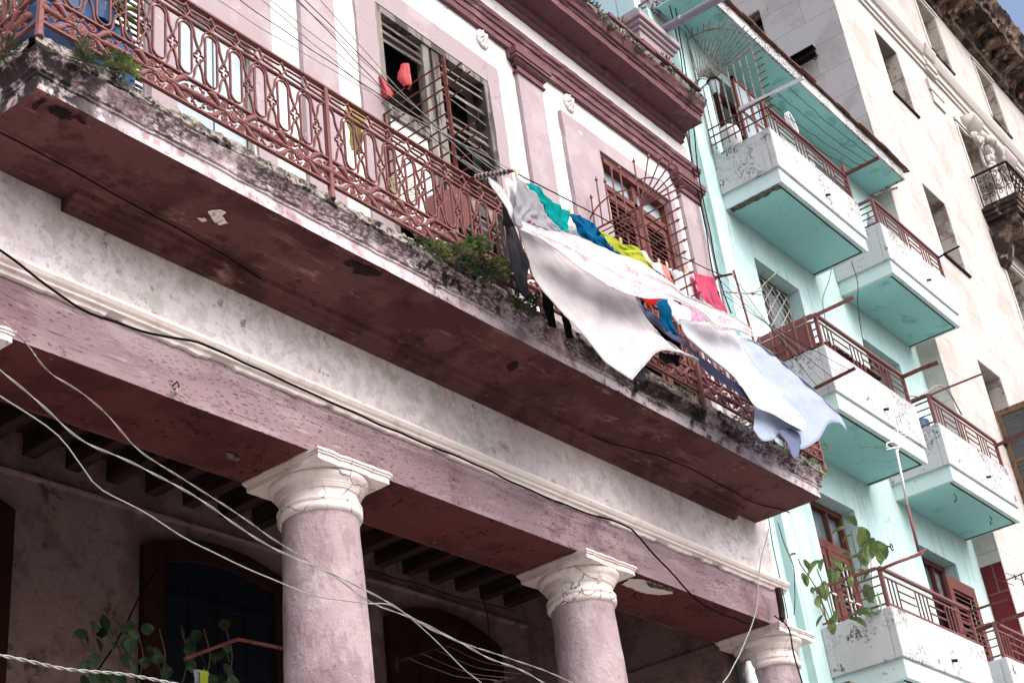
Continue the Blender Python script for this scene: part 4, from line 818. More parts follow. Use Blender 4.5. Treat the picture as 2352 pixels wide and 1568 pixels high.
for xx in (PX0, PX1):                                    # returns to the wall
    for i in range(4):
        y = YR+.11+i*.2213
        if i < 4: put('quatrefoil', ME_Q, rl, (xx, y, 0), math.pi/2)
        if i < 3: put('oval_bars', ME_O, rl, (xx, y+.11, 0), math.pi/2)
        put('zigzag_bars', ME_M, rl, (xx, y, 0), math.pi/2)
    put('scroll_ornament', ME_S, rl, (xx, YR+.40, 0), math.pi/2)
w = MB(); w.bar([pY('K', 820, 860, 5.74), pY('K', 885, 1195, 5.74)], (0, 1, 0), .03, .03); tag(w.build('iron_stay', 'iron'), 'leaning iron strut propped against the scrollwork below the blown white sheets', 'strut')

# ================================================================== GRILLES
def spike(w, a, b, r=.009, tip=.06, head=.02, n=6):
    a, b = Vector(a), Vector(b); d = (b-a).normalized(); L0 = (b-a).length
    pts = [a, b-d*tip, b-d*tip, b]; w.tube([a, b-d*tip], r, n); w.tube([b-d*tip, b-d*(tip*.9), b], [r, head, .001], n)
# rebar screen by the first window (plane X = 7.9)
gx = 7.9; w = MB()
w.bar([(gx, 5.90, 8.75), (gx, 5.90, 10.12)], (1, 0, 0), .016, .034)
sc1 = w.build('rebar_screen', 'rust'); tag(sc1, 'rusty screen of horizontal reinforcing bars beside the broken grey louvred window', 'grille')
w = MB(); w.bar([(gx, 6.62, 8.8), (gx, 6.62, 9.9)], (1, 0, 0), .012, .02)
for i in range(10):
    z = 10.05-i*.135; ext = (5.90, 5.70, 5.62, 5.74, 5.9, 5.9, 5.66, 5.66, 5.62, 5.75)[i]
    w.tube([(gx, 6.64, z-.005), (gx+.004, 6.2, z+.003), (gx, 5.9, z), (gx-.003, ext, z+random.uniform(-.012, .012))], .009, 6)
w.build('reinforcing_bar', 'rust', sc1)
# arrow-headed fan screen by the second window (plane X = 11.1)
gx = 11.1; k_ = gx/11.3
def g2(y, z): return (gx, y, 1.6+(z-1.6)*k_)
w = MB(); w.bar([g2(5.985, 8.3), g2(5.985, 10.243)], (1, 0, 0), .03, .034); w.bar([g2(6.54, 10.255), g2(5.985, 10.243)], (1, 0, 0), .02, .014); w.bar([g2(6.54, 10.05), g2(5.985, 10.03)], (1, 0, 0), .02, .014); w.bar([g2(6.54, 10.19), g2(6.1, 10.18)], (1, 0, 0), .012, .01)
sc2 = w.build('fan_screen', 'iron'); tag(sc2, 'rust-red iron screen of arrow-headed spikes fanning out before the brown louvred shutters', 'grille')
w = MB()
for y, zt in ((6.70, 10.86), (6.60, 10.72), (6.50, 10.90), (6.40, 10.82), (6.30, 10.92), (6.20, 10.88)): spike(w, g2(y-.03, 10.25), g2(y-.05, zt), .009)
for ang in (88, 68, 50, 34, 20, 8, -3):
    L0 = .62 if ang > 20 else .60; a = math.radians(ang); s = g2(5.985, 10.24); spike(w, (gx, 5.985, s[2]), (gx, 5.985-L0*.92*math.cos(a), s[2]+L0*math.sin(a)), .009)
for i in range(13): z = 10.12-i*.13; spike(w, g2(5.985, z), g2(5.50+.03*((i*7) % 3), z), .009)
for i in range(12): z = 10.0-i*.13; w.tube([g2(6.6, z), g2(5.985, z)], .006, 5)
for y in (6.5, 6.4, 6.3, 6.2, 6.1): w.tube([g2(y, 10.03), g2(y, 8.4)], .009, 5)
w.build('arrow_spikes', 'iron', sc2)
w = MB(); C0 = g2(5.985, 10.24)
w.bar([(gx, 5.985-.34*math.cos(math.radians(a)), C0[2]+.32*math.sin(math.radians(a))) for a in range(88, -1, -8)]+[(gx, 5.645, 10.05), (gx, 5.66, 8.5)], (1, 0, 0), .014, .01)
w.bar([(gx, 6.30-.38*math.cos(math.radians(a)), C0[2]-.02+.34*math.sin(math.radians(a))) for a in range(180, -1, -10)], (1, 0, 0), .014, .01)
w.build('hoop', 'iron', sc2)
w = MB()
for yc, zc, d in ((6.16, 10.13, 1), (6.08, 10.19, -1), (6.07, 10.09, 1), (6.2, 10.2, -1)): w.tube([(gx, yc+.05*(1-.8*t)*math.cos(d*t*10), 1.6+(zc-1.6)*k_+.05*(1-.8*t)*math.sin(d*t*10)) for t in [i/20 for i in range(21)]], .008, 5)
w.tube([(gx, 6.5-.3*i/20, 1.6+(10.12-1.6)*k_+.004*math.sin(i*2)) for i in range(21)], .009, 5); w.build('scrollwork', 'iron', sc2)
# grey fan screen on the left end of the top mint balcony (plane X = 14.62)
gx = 14.62; w = MB(); hub = (6.68, 14.20); w.bar([(gx, 6.69, 14.06), (gx, 5.80, 14.26)], (1, 0, 0), .016, .02)
w.bar([(gx, 6.67, 12.98), (gx, 6.67, 14.95)], (1, 0, 0), .016, .02)
sc3 = w.build('sunburst_screen', 'greyiron'); tag(sc3, 'peeling grey sunburst screen of long spikes closing the end of the topmost balcony', 'grille')
w = MB()
for i in range(15):
    a = math.radians(92-i*5.9); y0, z0 = 6.68-.17*math.cos(a)-.0, 14.09+.17*math.sin(a); L0 = 1.02+.02*math.sin(i*2)
    spike(w, (gx, 6.62-.13*math.cos(a), 14.10+.15*math.sin(a)), (gx, 6.64-L0*math.cos(a)*.98, 14.10+L0*math.sin(a)), .0085, .05, .012)
w.build('ray_spikes', 'greyiron', sc3)
w = MB()
for i in range(8): y = 6.60-.1*i; spike(w, (gx, y, 13.02), (gx, y, 14.10+.02*i), .009, .04, .010)
w.build('upright_bars', 'greyiron', sc3); w = MB()
for i in range(9): z = 14.13-i*.115; spike(w, (gx, 5.80, z), (gx, 5.66, z+.012), .008, .04, .013)
w.build('edge_spikes', 'rust', sc3)
w = MB(); w.bar([(gx, 6.64-.90*math.cos(math.radians(a)), 14.10+.88*math.sin(math.radians(a))) for a in range(92, 8, -7)]+[(gx, 5.79, 14.2), (gx, 5.79, 13.05)], (1, 0, 0), .018, .014)
w.bar([(gx, 6.64-.14*math.cos(math.radians(a)), 14.08+.15*math.sin(math.radians(a))) for a in range(150, -10, -16)], (1, 0, 0), .014, .012); w.build('hoop', 'greyiron', sc3)
w = MB()
for i in range(3): w.bar([(gx-.02, 6.66, 13.10+.13*i), (gx-.02, 5.70, 13.10+.13*i)], (1, 0, 0), .016, .014)
w.build('lower_crossbars', 'rust', sc3)
w = MB(); w.bar([pX('C', 560, 690, 14.6), pX('C', 965, 490, 14.6)], (1, 0, 0), .03, .045); tag(w.build('pale_bracket_bar', 'alu'), 'pale flat bar jutting out over the topmost balcony rail to carry drying wires', 'bar')
w = MB(); w.bar([pX('C', 1215, 1105, 17.1), pX('C', 1440, 992, 17.1)], (1, 0, 0), .03, .045); tag(w.build('dark_bracket_bar', 'rust'), 'dark flat bar jutting out from the far corner of the topmost balcony', 'bar')
for i in range(5):
    a = pX('C', 560+75*i, 685-37*i, 14.6); b = pX('C', 1240+45*i, 1090-22*i, 17.1); P = [a.lerp(b, t/14)+Vector((0, random.uniform(-.01, .01), -.07*math.sin(math.pi*t/14)+random.uniform(-.012, .012))) for t in range(15)]
    tag(MB().tube(P, .004, 4).build('drying_wire', 'blackcable'), 'kinked drying wire strung between the two bars under the tiled eave', 'wire', 'drying wires under the eave')
# rusty sheet panel at the end of the middle balcony, the long flat bar above it and the corrugated sheet behind
w = MB(); w.box(14.63, 14.645, 5.93, 6.66, 9.72, 10.06); pn = w.build('rust_sheet_panel', 'iron'); tag(pn, 'rust-red sheet metal panel closing the left end of the middle balcony', 'panel')
w = MB()
for i in range(5): y = 5.98+.16*i; w.tube([(14.61, y, 9.70), (14.61, y, 10.15)], .012, 6)
for z in (9.82, 9.92): w.bar([(14.60, 6.62, z), (14.60, 6.28, z)], (1, 0, 0), .014, .014)
w.build('bars', 'iron', pn)
w = MB(); w.bar([pX('F', 662, 745, 14.66), pX('F', 1280, 455, 14.66)], (1, 0, 0), .014, .045); tag(w.build('long_flat_bar', 'iron'), 'long rust-red flat bar projecting over the street from the middle balcony corner', 'bar')
rows = [[(15.35+1.55*i/60, 6.05+.35*j, 10.10+.10*j+.022*math.sin(i*1.05)) for j in range(2)] for i in range(61)]
tag(MB().grid(rows).build('corrugated_sheet', 'joist'), 'dark corrugated roofing sheet lying behind the middle balcony rail', 'roof sheet')
for k, x0, y0, x1, y1, xx, th, m_, lab in (
 ('F', 1580, 958, 1810, 862, 17.1, .04, 'rust', 'dark pitted bar sticking out from the right end of the middle left balcony'),
 ('F', 1640, 1120, 2085, 937, 17.95, .022, 'iron', 'thin rusty bar sticking out above the middle right balcony towards the stone wall'),
 ('T', 1450, 345, 1675, 222, 20.27, .022, 'blackcable', 'thin black bar sticking out from the upper right balcony corner'),
 ('I', 1995, 1125, 2245, 1042, 17.1, .024, 'rust', 'brown bar sticking out beside the open louvred shutter'),
 ('I', 2035, 1245, 2370, 1125, 17.95, .045, 'rust', 'thick rusty bar sticking out above the lowest right balcony'),
 ('F', 2165, 1392, 2370, 1302, 20.27, .04, 'rust', 'heavy rusty bar jutting past the stone wall from the middle right balcony'),
 ('C', 1405, 1232, 1558, 1180, 17.95, .026, 'greyiron', 'slender crooked stick over the upper right balcony rail')):
    a, b = pX(k, x0, y0, xx), pX(k, x1, y1, xx); tag(MB().bar([a, a.lerp(b, .5)+Vector((0, 0, .006)), b], (1, 0, 0), th, th).build('projecting_bar', m_), lab, 'bar', 'bars projecting from the mint balconies')

# ================================================================== LAUNDRY
R1a, R1b = Vector((7.882, 5.80, 8.728)), Vector((7.882, 5.33, 8.557)); R2a, R2b = Vector((13.0, 6.655, 10.25)), Vector((13.0, 6.03, 10.09))
for a, b, lab, nm in ((R1a, R1b, 'rusty rod bound with wire, jutting from the railing beside the grey shirt', 'clothesline_rod'), (R2a, R2b, 'short rusty bracket tangled with black wire beyond the hot pink shirt', 'clothesline_rod')):
    w = MB(); w.tube([a.lerp(b, i/8)+Vector((0, 0, random.uniform(-.004, .004))) for i in range(9)], .015, 8); rd = w.build(nm, 'rust'); tag(rd, lab, 'rod')
    w = MB()
    for k in range(9 if a is R1a else 6):
        c = a.lerp(b, .25+.75*k/9); rr = random.uniform(.02, .032)
        w.tube([c+Vector((rr*math.cos(t), random.uniform(-.003, .003)+.004*t/3, rr*math.sin(t))) for t in [i*.6 for i in range(24)]], .0035, 4)
    w.build('wire_binding', 'whitecable' if a is R1a else 'blackcable', rd)
LA, LB = R1b, Vector((13.0, 6.15, 10.12))
def projx(P): d = np.array((P[0], P[1], P[2]-CZ)); return 1176+F_PX*(d@_r)/(d@_f)
def yline(xd):
    lo, hi = -.3, 1.6
    for _ in range(40):
        mid = (lo+hi)/2
        if projx(LA+(LB-LA)*mid) < xd: lo = mid
        else: hi = mid
    return (LA+(LB-LA)*lo).y
def cp(k, q, dy, fixed=None):
    o = ZM[k]; Y = fixed if fixed is not None else yline(o[0]+q[0]*o[2])
    return pY(k, q[0], q[1], Y+dy+(q[2] if len(q) > 2 else 0))
def cloth(name, label, cat, k, rows, m, dy=0., nu=46, nv=30, amp=.02, fold=5, fixed=None, seed=0, cross=1, group=None):
    R = [crom([cp(k, q, dy, fixed) for q in r], nu) for r in rows]
    cols = [crom([r[i] for r in R], nv) for i in range(nu)]
    P = []
    for i in range(nu):
        row = []
        for j in range(nv):
            a = cols[min(i+1, nu-1)][j]-cols[max(i-1, 0)][j]; b = cols[i][min(j+1, nv-1)]-cols[i][max(j-1, 0)]
            n = a.cross(b); n = n.normalized() if n.length > 1e-9 else Vector((0, -1, 0))
            u, v = i/(nu-1), j/(nv-1); s = u if cross else v; t = v if cross else u
            fade = .25+.75*math.sin(math.pi*min(max(.5*(t+.2), 0), .5))
            q = cols[i][j]; wr = mn.fractal(q*3.2+Vector((seed, 0, 0)), 1, 2, 4)
            cr = abs(mn.noise(q*11+Vector((seed, 2, 0)))); c2 = abs(mn.noise(Vector((q.x*5+q.z*9, q.y*9, seed))))
            row.append(q+n*(amp*fade*(math.sin(s*fold*6.283+3*mn.noise(Vector((t*2.5, seed, s*2)))*1.9)*.62*(.6+mn.noise(Vector((s*3, t*2, seed+5))))+wr*1.2)-.006*max(0, .25-cr)*2-.012*max(0, .22-c2)))
        P.append(row)
    o = MB().grid(P).build(name, m, None, True); mo = o.modifiers.new('thickness', 'SOLIDIFY'); mo.thickness = .003; mo.offset = 0
    if nu >= 50:                                        # stitched hem round the big sheets
        ring = [P[0][j] for j in range(nv)]+[P[i][-1] for i in range(1, nu)]+[P[-1][j] for j in range(nv-2, -1, -1)]+[P[i][0] for i in range(nu-2, 0, -1)]
        MB().tube(ring, .0042, 5).build('hem', m, o, True)
    tag(o, label, cat, group); return o
LG = 'laundry hung along the balcony clothesline'
cloth('bed_sheet', 'white sheet printed with red flowers, billowing across the other washing', 'sheet', 'J', [
 [(220,235),(330,330),(470,560),(560,640),(700,690),(900,720),(1100,790),(1300,880),(1500,950),(1640,1040),(1800,1150),(1900,1230),(2050,1310),(2200,1370),(2330,1434),(2476,1525)],
 [(225,250),(340,380),(455,600),(570,680),(720,740),(900,800),(1060,900),(1240,990),(1420,1070),(1590,1130),(1760,1190),(1900,1270),(2040,1350),(2190,1440),(2330,1480),(2470,1555)],
 [(230,275),(350,450),(450,640),(560,710),(680,760),(800,840),(950,960),(1100,1060),(1250,1160),(1420,1230),(1560,1265),(1720,1265),(1850,1290),(1980,1360),(2090,1445),(2200,1530),(2330,1540),(2480,1590)]], 'c_floral', fixed=5.12, nu=150, nv=30, amp=.016, fold=1.3, cross=0, group=LG)
cloth('bed_sheet', 'greyish white sheet with small holes hanging lowest in front of the balcony edge', 'sheet', 'E', [
 [(1290,-10),(1340,150),(1400,330),(1480,450),(1590,580),(1720,720),(1850,880),(2055,1042)],
 [(1340,-10),(1420,120),(1500,270),(1600,390),(1720,520),(1850,650),(1980,790),(2150,935)],
 [(1390,0),(1500,110),(1620,210),(1750,330),(1880,440),(2010,580),(2110,720),(2235,850)],
 [(1440,20),(1600,130),(1750,230),(1900,300),(2010,400),(2120,590),(2200,700),(2360,850)],
 [(1450,20),(1610,130),(1760,220),(1910,290),(2030,390),(2140,610),(2309,811),(2515,914)]], 'c_ecru', fixed=5.32, nu=60, nv=50, amp=.022, fold=2.2, group=LG)
cloth('bed_sheet', 'bright white sheet streaming to the right over the pale blue one', 'sheet', 'K', [
 [(690,520),(740,640),(900,780),(1080,930),(1180,1050),(1270,1180),(1400,1235),(1610,1355)],
 [(800,535),(860,660),(990,790),(1140,930),(1270,1060),(1390,1180),(1500,1260),(1625,1360)],
 [(950,550),(990,660),(1110,790),(1240,930),(1370,1070),(1480,1180),(1570,1260),(1630,1350)],
 [(1090,585),(1140,690),(1240,850),(1390,1010),(1530,1160),(1610,1250),(1640,1290),(1640,1330)]], 'c_white', fixed=5.26, nu=60, nv=40, amp=.016, fold=2, group=LG)
cloth('bed_sheet', 'large pale blue sheet with a stitched hem, its corner flapping farthest right', 'sheet', 'K', [
 [(740,650),(900,800),(1100,950),(1200,1080),(1260,1200),(1250,1350)],
 [(790,640),(950,800),(1130,950),(1240,1100),(1310,1240),(1320,1430)],
 [(850,640),(1000,800),(1180,950),(1300,1120),(1380,1280),(1440,1405)],
 [(950,630),(1100,800),(1270,960),(1410,1130),(1500,1260),(1545,1350)],
 [(990,630),(1140,790),(1310,960),(1450,1120),(1570,1260),(1600,1490)],
 [(1040,630),(1200,790),(1370,960),(1520,1130),(1650,1270),(1740,1420)],
 [(1110,640),(1290,720),(1480,880),(1640,1020),(1740,1150),(1800,1310)],
 [(1120,642),(1290,712),(1560,925),(1740,1090),(1830,1180),(1890,1290)],
 [(1125,642),(1295,712),(1600,960),(1790,1140),(1900,1245),(1950,1355)]], 'c_ice', fixed=5.36, nu=60, nv=60, amp=.014, fold=2, group=LG)
cloth('bed_sheet', 'sheet underside with its shade painted in slate blue, curving below the bright white one', 'sheet', 'K', [
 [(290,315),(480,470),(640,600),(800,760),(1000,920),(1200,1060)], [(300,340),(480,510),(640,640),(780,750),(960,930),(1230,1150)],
 [(305,345),(480,530),(620,655),(750,735),(930,940),(1215,1110)]], 'c_navy_and_shade', fixed=5.40, nu=50, nv=12, amp=.008, fold=2, group=LG)  # shaded side of a sheet, its shade put into the colour
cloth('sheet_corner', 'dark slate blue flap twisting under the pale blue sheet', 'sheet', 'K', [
 [(1430,1360),(1500,1450),(1550,1570)], [(1530,1340),(1570,1420),(1575,1568)], [(1600,1390),(1605,1450),(1580,1565)]], 'c_navy_and_shade', fixed=5.33, nu=16, nv=12, amp=.006, fold=1, group=LG)
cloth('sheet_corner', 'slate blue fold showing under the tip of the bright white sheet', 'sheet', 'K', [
 [(1365,1195),(1480,1215),(1580,1270),(1640,1330)], [(1400,1240),(1500,1310),(1570,1350),(1625,1362)]], 'c_navy_and_shade', fixed=5.30, nu=16, nv=8, amp=.004, fold=1, group=LG)
cloth('t_shirt', 'heather grey shirt pegged just right of the wire-bound rod', 't-shirt', 'J', [
 [(452,215),(560,320),(640,390),(690,500),(780,620),(885,720)], [(450,380),(540,450),(610,520),(690,590),(780,660),(880,745)],
 [(430,560),(480,665),(560,610),(650,650),(770,720),(888,775)]], 'c_grey', dy=-.24, amp=.022, fold=5, group=LG)
cloth('washcloth', 'white rag hanging beside the grey shirt nearest the rod', 'cloth', 'J', [[(360,245),(400,250),(470,330)], [(380,400),(440,440),(500,480)], [(370,470),(430,560),(470,540)]], 'c_white', dy=-.14, nu=20, nv=16, amp=.012, fold=2, group=LG)
cloth('trousers', 'charcoal knitted trousers hanging straight down beside the leafy ledge', 'trousers', 'J', [
 [(345,470),(385,800),(430,1000),(455,1200)], [(385,560),(440,800),(480,1000),(505,1240)], [(440,640),(520,850),(580,1000),(555,1290)]], 'c_char', fixed=5.66, nu=40, nv=26, amp=.022, fold=3, cross=0, seed=3, group=LG)
cloth('trousers', 'black cloth bunched at the top of the charcoal trousers', 'trousers', 'J', [
 [(340,430),(350,640)], [(380,500),(400,655)], [(430,560),(450,650)]], 'c_black', fixed=5.60, nu=14, nv=12, amp=.01, fold=2, group=LG)
for lab, R in (('black trouser leg showing left under the greyish white sheet', [[(1440,380),(1470,520),(1505,680)], [(1530,500),(1545,600),(1568,688)]]), ('narrower black trouser leg showing right under the greyish white sheet', [[(1565,540),(1600,650),(1622,758)], [(1640,640),(1655,700),(1670,762)]])):
    cloth('trouser_leg', lab, 'trousers', 'E', R, 'c_black', fixed=5.62, nu=20, nv=14, amp=.012, fold=2, cross=0, group=LG)
cloth('trouser_leg', 'grey sock-like trouser end poking below the tip of the greyish white sheet', 'trousers', 'E', [[(2130,900),(2100,990),(2085,1035)], [(2150,910),(2152,990),(2150,1055)]], 'c_char', fixed=5.5, nu=14, nv=10, amp=.01, fold=1, group=LG)
cloth('t_shirt', 'teal green shirt draped between the grey shirt and the dark blue one', 't-shirt', 'J', [
 [(523,280),(640,312),(720,400),(820,470),(918,548)], [(580,350),(680,430),(760,500),(850,570),(900,620)], [(620,390),(690,490),(740,600),(800,665),(882,722)]], 'c_teal', dy=-.18, amp=.03, fold=5, seed=2, group=LG)
cloth('t_shirt', 'crumpled petrol blue shirt between the teal shirt and the neon yellow one', 't-shirt', 'J', [
 [(912,540),(1010,570),(1110,615),(1165,680)], [(960,620),(1050,690),(1150,740),(1240,800)], [(1020,760),(1120,830),(1240,885),(1335,898)]], 'c_blue', dy=-.18, amp=.04, fold=5, seed=5, group=LG)
cloth('t_shirt', 'neon yellow shirt stretched along the line by the iron fan', 't-shirt', 'J', [
 [(1150,688),(1250,725),(1360,800),(1480,828),(1560,920),(1642,1032)], [(1190,730),(1260,770),(1360,845),(1470,890),(1560,960),(1640,1032)], [(1170,720),(1250,800),(1350,885),(1460,945),(1550,992),(1638,1034)]], 'c_neon', dy=-.18, amp=.02, fold=3, seed=6, group=LG)
cloth('undershirt', 'small white undershirt just right of the neon yellow shirt', 'shirt', 'J', [[(1500,868),(1560,868),(1620,955),(1680,968)], [(1560,960),(1620,1010),(1670,1050),(1730,1110)]], 'c_white', dy=-.10, nu=24, nv=16, amp=.015, fold=3, group=LG)
cloth('undershirt', 'white undershirt glimpsed between the teal and petrol blue shirts', 'shirt', 'J', [[(890,640),(960,620),(1000,700)], [(890,720),(980,760),(1060,800)]], 'c_white', dy=-.05, nu=20, nv=12, amp=.012, fold=3, group=LG)
cloth('towel', 'salmon pink cloth pegged after the small white undershirt', 'towel', 'J', [[(1680,968),(1745,1000)], [(1700,1060),(1780,1110)], [(1740,1130),(1840,1210)]], 'c_salmon', dy=-.10, nu=20, nv=18, amp=.014, fold=3, group=LG)
cloth('blouse', 'white blouse with faint blue motifs left of the pink lace cloth', 'blouse', 'J', [[(1745,1005),(1830,1030),(1930,1062)], [(1800,1100),(1870,1130),(1945,1160)], [(1830,1200),(1900,1250),(1990,1290)]], 'c_whiteblue', dy=-.10, nu=24, nv=18, amp=.018, fold=4, group=LG)
cloth('lace_cloth', 'pink lace cloth tucked behind the hot pink shirt', 'cloth', 'J', [[(1915,1058),(1975,1072)], [(1945,1190),(2015,1260)], [(2000,1350),(2100,1420)], [(2060,1460),(2180,1560)]], 'c_lilac', dy=-.06, nu=16, nv=26, amp=.014, fold=2, group=LG)
cloth('t_shirt', 'hot pink shirt at the right end of the clothesline', 't-shirt', 'J', [
 [(1958,1040),(2050,1068),(2142,1083)], [(1985,1120),(2085,1170),(2175,1190)], [(1990,1190),(2090,1240),(2215,1290)], [(2010,1245),(2110,1320),(2255,1390)]], 'c_pink', dy=-.12, amp=.022, fold=4, seed=8, group=LG)
cloth('red_garment', 'small red garment peeking out below the flowered sheet', 'garment', 'K', [[(420,352),(490,350),(560,360)], [(435,400),(500,405),(545,395)], [(450,425),(480,415),(515,412)]], 'c_red', fixed=5.36, nu=16, nv=12, amp=.01, fold=2, group=LG)
cloth('t_shirt', 'deep petrol blue shirt hanging below the flowered sheet beside the red garment', 't-shirt', 'K', [
 [(508,402),(575,365),(628,440)], [(530,480),(600,500),(640,530)], [(560,560),(620,590),(670,600)], [(600,610),(660,630),(728,645)]], 'c_blue', fixed=5.30, nu=26, nv=24, amp=.03, fold=3, seed=9, group=LG)
cloth('t_shirt', 'pale grey shirt with dark collar below the flowered sheet', 't-shirt', 'K', [[(590,340),(680,400),(770,450)], [(610,430),(690,470),(780,510)], [(640,500),(680,560),(775,550)]], 'c_whiteblue', fixed=5.34, nu=26, nv=20, amp=.02, fold=4, group=LG)
cloth('undershirt', 'white garment with pink trim right of the pale grey shirt', 'shirt', 'K', [[(700,400),(780,430),(850,480)], [(760,500),(820,530),(900,560)], [(800,560),(860,570),(930,585)]], 'c_lilac', fixed=5.38, nu=22, nv=18, amp=.02, fold=4, seed=4, group=LG)
cloth('shorts', 'black shorts hanging in the shade behind the sheet underside', 'shorts', 'K', [[(510,560),(600,600),(680,640)], [(520,620),(610,660),(690,700)], [(540,655),(620,722),(700,722)]], 'c_black', fixed=5.44, nu=20, nv=14, amp=.015, fold=2, group=LG)
cloth('shorts', 'black garment below the curled corner of the greyish white sheet', 'shorts', 'K', [[(540,770),(620,780),(690,790)], [(545,820),(620,835),(690,850)], [(600,850),(650,850),(690,875)]], 'c_black', fixed=5.5, nu=20, nv=12, amp=.012, fold=2, group=LG)
cloth('shirt', 'dark red plaid shirt glimpsed left of the sheet underside', 'shirt', 'K', [[(375,410),(450,480),(545,570)], [(420,500),(480,560),(535,608)]], 'c_plaid', fixed=5.45, nu=24, nv=12, amp=.012, fold=2, group=LG)
cloth('yellow_cloth', 'washed-out yellow shirt slung over the top rail near the left post', 'cloth', 'B', [[(140,690),(200,720),(290,790)], [(140,800),(190,830),(250,850)], [(165,900),(210,930),(255,960)], [(180,1010),(225,1010),(262,1042)]], 'c_yellow', fixed=5.84, nu=26, nv=26, amp=.022, fold=2, seed=3)
# clothes pegs
for i, (x, y) in enumerate(((462,208),(925,540),(1355,785),(1682,965),(1750,988),(1918,1050))):
    c = cp('J', (x, y), -.10); w = MB()
    for s in (-1, 1): w.hexa([c+Vector(q) for q in ((-.008+s*.008, -.006, -.02), (-.001+s*.008, -.006, -.02), (-.001+s*.008, .006, -.02), (-.008+s*.008, .006, -.02), (-.006+s*.012, -.006, .045), (.002+s*.012, -.006, .045), (.002+s*.012, .006, .045), (-.006+s*.012, .006, .045))])
    tag(w.build('clothes_peg', 'cream'), 'wooden clothes peg clipped over the %s' % ('grey shirt', 'join of the teal and petrol blue shirts', 'neon yellow shirt', 'left corner of the salmon cloth', 'right corner of the salmon cloth', 'pink lace cloth')[i], 'peg', 'pegs on the clothesline')
# ================================================================== CABLES AND LINES
def wire(name, pts, r, m, label, group=None, twist=0, cat='cable', n=60):
    P = crom(pts, n); P = [q+Vector((mn.noise(q*3.1), 0, mn.noise(q*3.1+Vector((4, 4, 4)))))*.018 for q in P]; pts = P; w = MB()
    if twist:
        for ph in (0, math.pi):
            Q = []
            PP = crom(pts, n*3)
            for i, p_ in enumerate(PP):
                a = i*twist+ph; d = (PP[min(i+1, len(PP)-1)]-PP[max(i-1, 0)]).normalized(); s = d.orthogonal().normalized(); t = d.cross(s)
                Q.append(p_+(s*math.cos(a)+t*math.sin(a))*r*.9)
            w.tube(Q, r*.75, 5)
    else: w.tube(P, r, 6)
    return tag(w.build(name, m, None, True), label, cat, group)
def O(pts, Y, k='O'): return [pY(k, x, y, Y) for x, y in pts]
wire('street_cable', O([(-60,800),(0,855),(100,940),(200,1020),(340,1080),(480,1165),(600,1240),(700,1290),(850,1360),(1000,1445),(1110,1500),(1250,1568),(1400,1660)], 4.6), .0032, 'whitecable', 'upper twisted pale service cable crossing below the first column capital', 'pale service cables', .5)
wire('street_cable', O([(-60,860),(0,912),(120,990),(180,1060),(230,1120),(330,1180),(440,1245),(560,1300),(700,1360),(840,1385),(895,1390),(950,1425),(1060,1530),(1105,1568),(1200,1660)], 4.8), .0032, 'whitecable', 'lower single pale cable that dips across the first column and turns down', 'pale service cables')
wire('street_cable', O([(-60,690),(0,735),(60,790),(110,850),(180,900),(250,960),(330,1040),(450,1115),(560,1190),(640,1250),(760,1320),(860,1385),(980,1435),(1100,1490),(1230,1530),(1400,1600)], 5.0), .0028, 'greycable', 'grey twisted cable starting by the left capital and joining the bundle at the column', 'pale service cables', .5)
wire('street_cable', O([(-80,1485),(0,1503),(150,1532),(300,1552),(400,1568),(600,1610)], 4.2), .0042, 'whitecable', 'thick white twisted cable across the bottom left corner', 'pale service cables', .45)
wire('black_wire', O([(180,1600),(205,1568),(260,1485),(310,1390),(360,1305)], 8.9), .007, 'blackcable', 'thin black wire rising past the dim left wall to the arch', 'black wires')
wire('black_cable', O([(-60,545),(0,577),(100,650),(200,715),(270,742),(340,765),(440,782),(500,806)], 6.50)+[pY('O', 640, 868, 6.55), pY('O', 760, 922, 6.55), pY('O', 900, 985, 6.55), pY('O', 1050, 1050, 6.55), pY('O', 1160, 1098, 6.55), pY('O', 1290, 1155, 6.55), pY('O', 1430, 1205, 6.55), pY('O', 1460, 1225, 6.5), pY('O', 1520, 1290, 6.4), pY('O', 1600, 1375, 6.4), pY('O', 1690, 1422, 6.42), pY('O', 1740, 1432, 6.5)], .009, 'blackcable', 'black cable lying along the cream moulding and sagging to the last capital', 'black wires', n=140)
wire('black_wire', [Vector((9.61, 6.54, 7.40)), ]+[pZ('O', x, y, 7.395) for x, y in ((0,300),(60,345),(140,388),(320,480),(410,535))][:0]+[pZ('O', x, y, 7.39) for x, y in ((-10,298),(137,375),(321,478),(520,588),(690,700),(866,786),(1020,855),(1250,960),(1400,1015),(1560,1063),(1730,1152),(1814,1176))], .006, 'blackcable', 'thin wire stapled along the maroon balcony soffit', 'black wires', n=100) if False else wire('black_wire', [pZ('O', x, y, 7.39) for x, y in ((-10,298),(137,375),(321,478),(520,588),(690,700),(866,786),(1020,855),(1250,960),(1400,1015),(1560,1063),(1730,1152),(1814,1176))], .006, 'blackcable', 'thin wire stapled along the maroon balcony soffit', 'black wires', n=100)
wire('white_wire', O([(1765,1215),(1750,1280),(1742,1340),(1738,1400),(1720,1450),(1690,1520),(1660,1568),(1630,1610)], 6.2), .006, 'whitecable', 'loose white wire hanging in front of the rightmost capital', 'pale service cables')
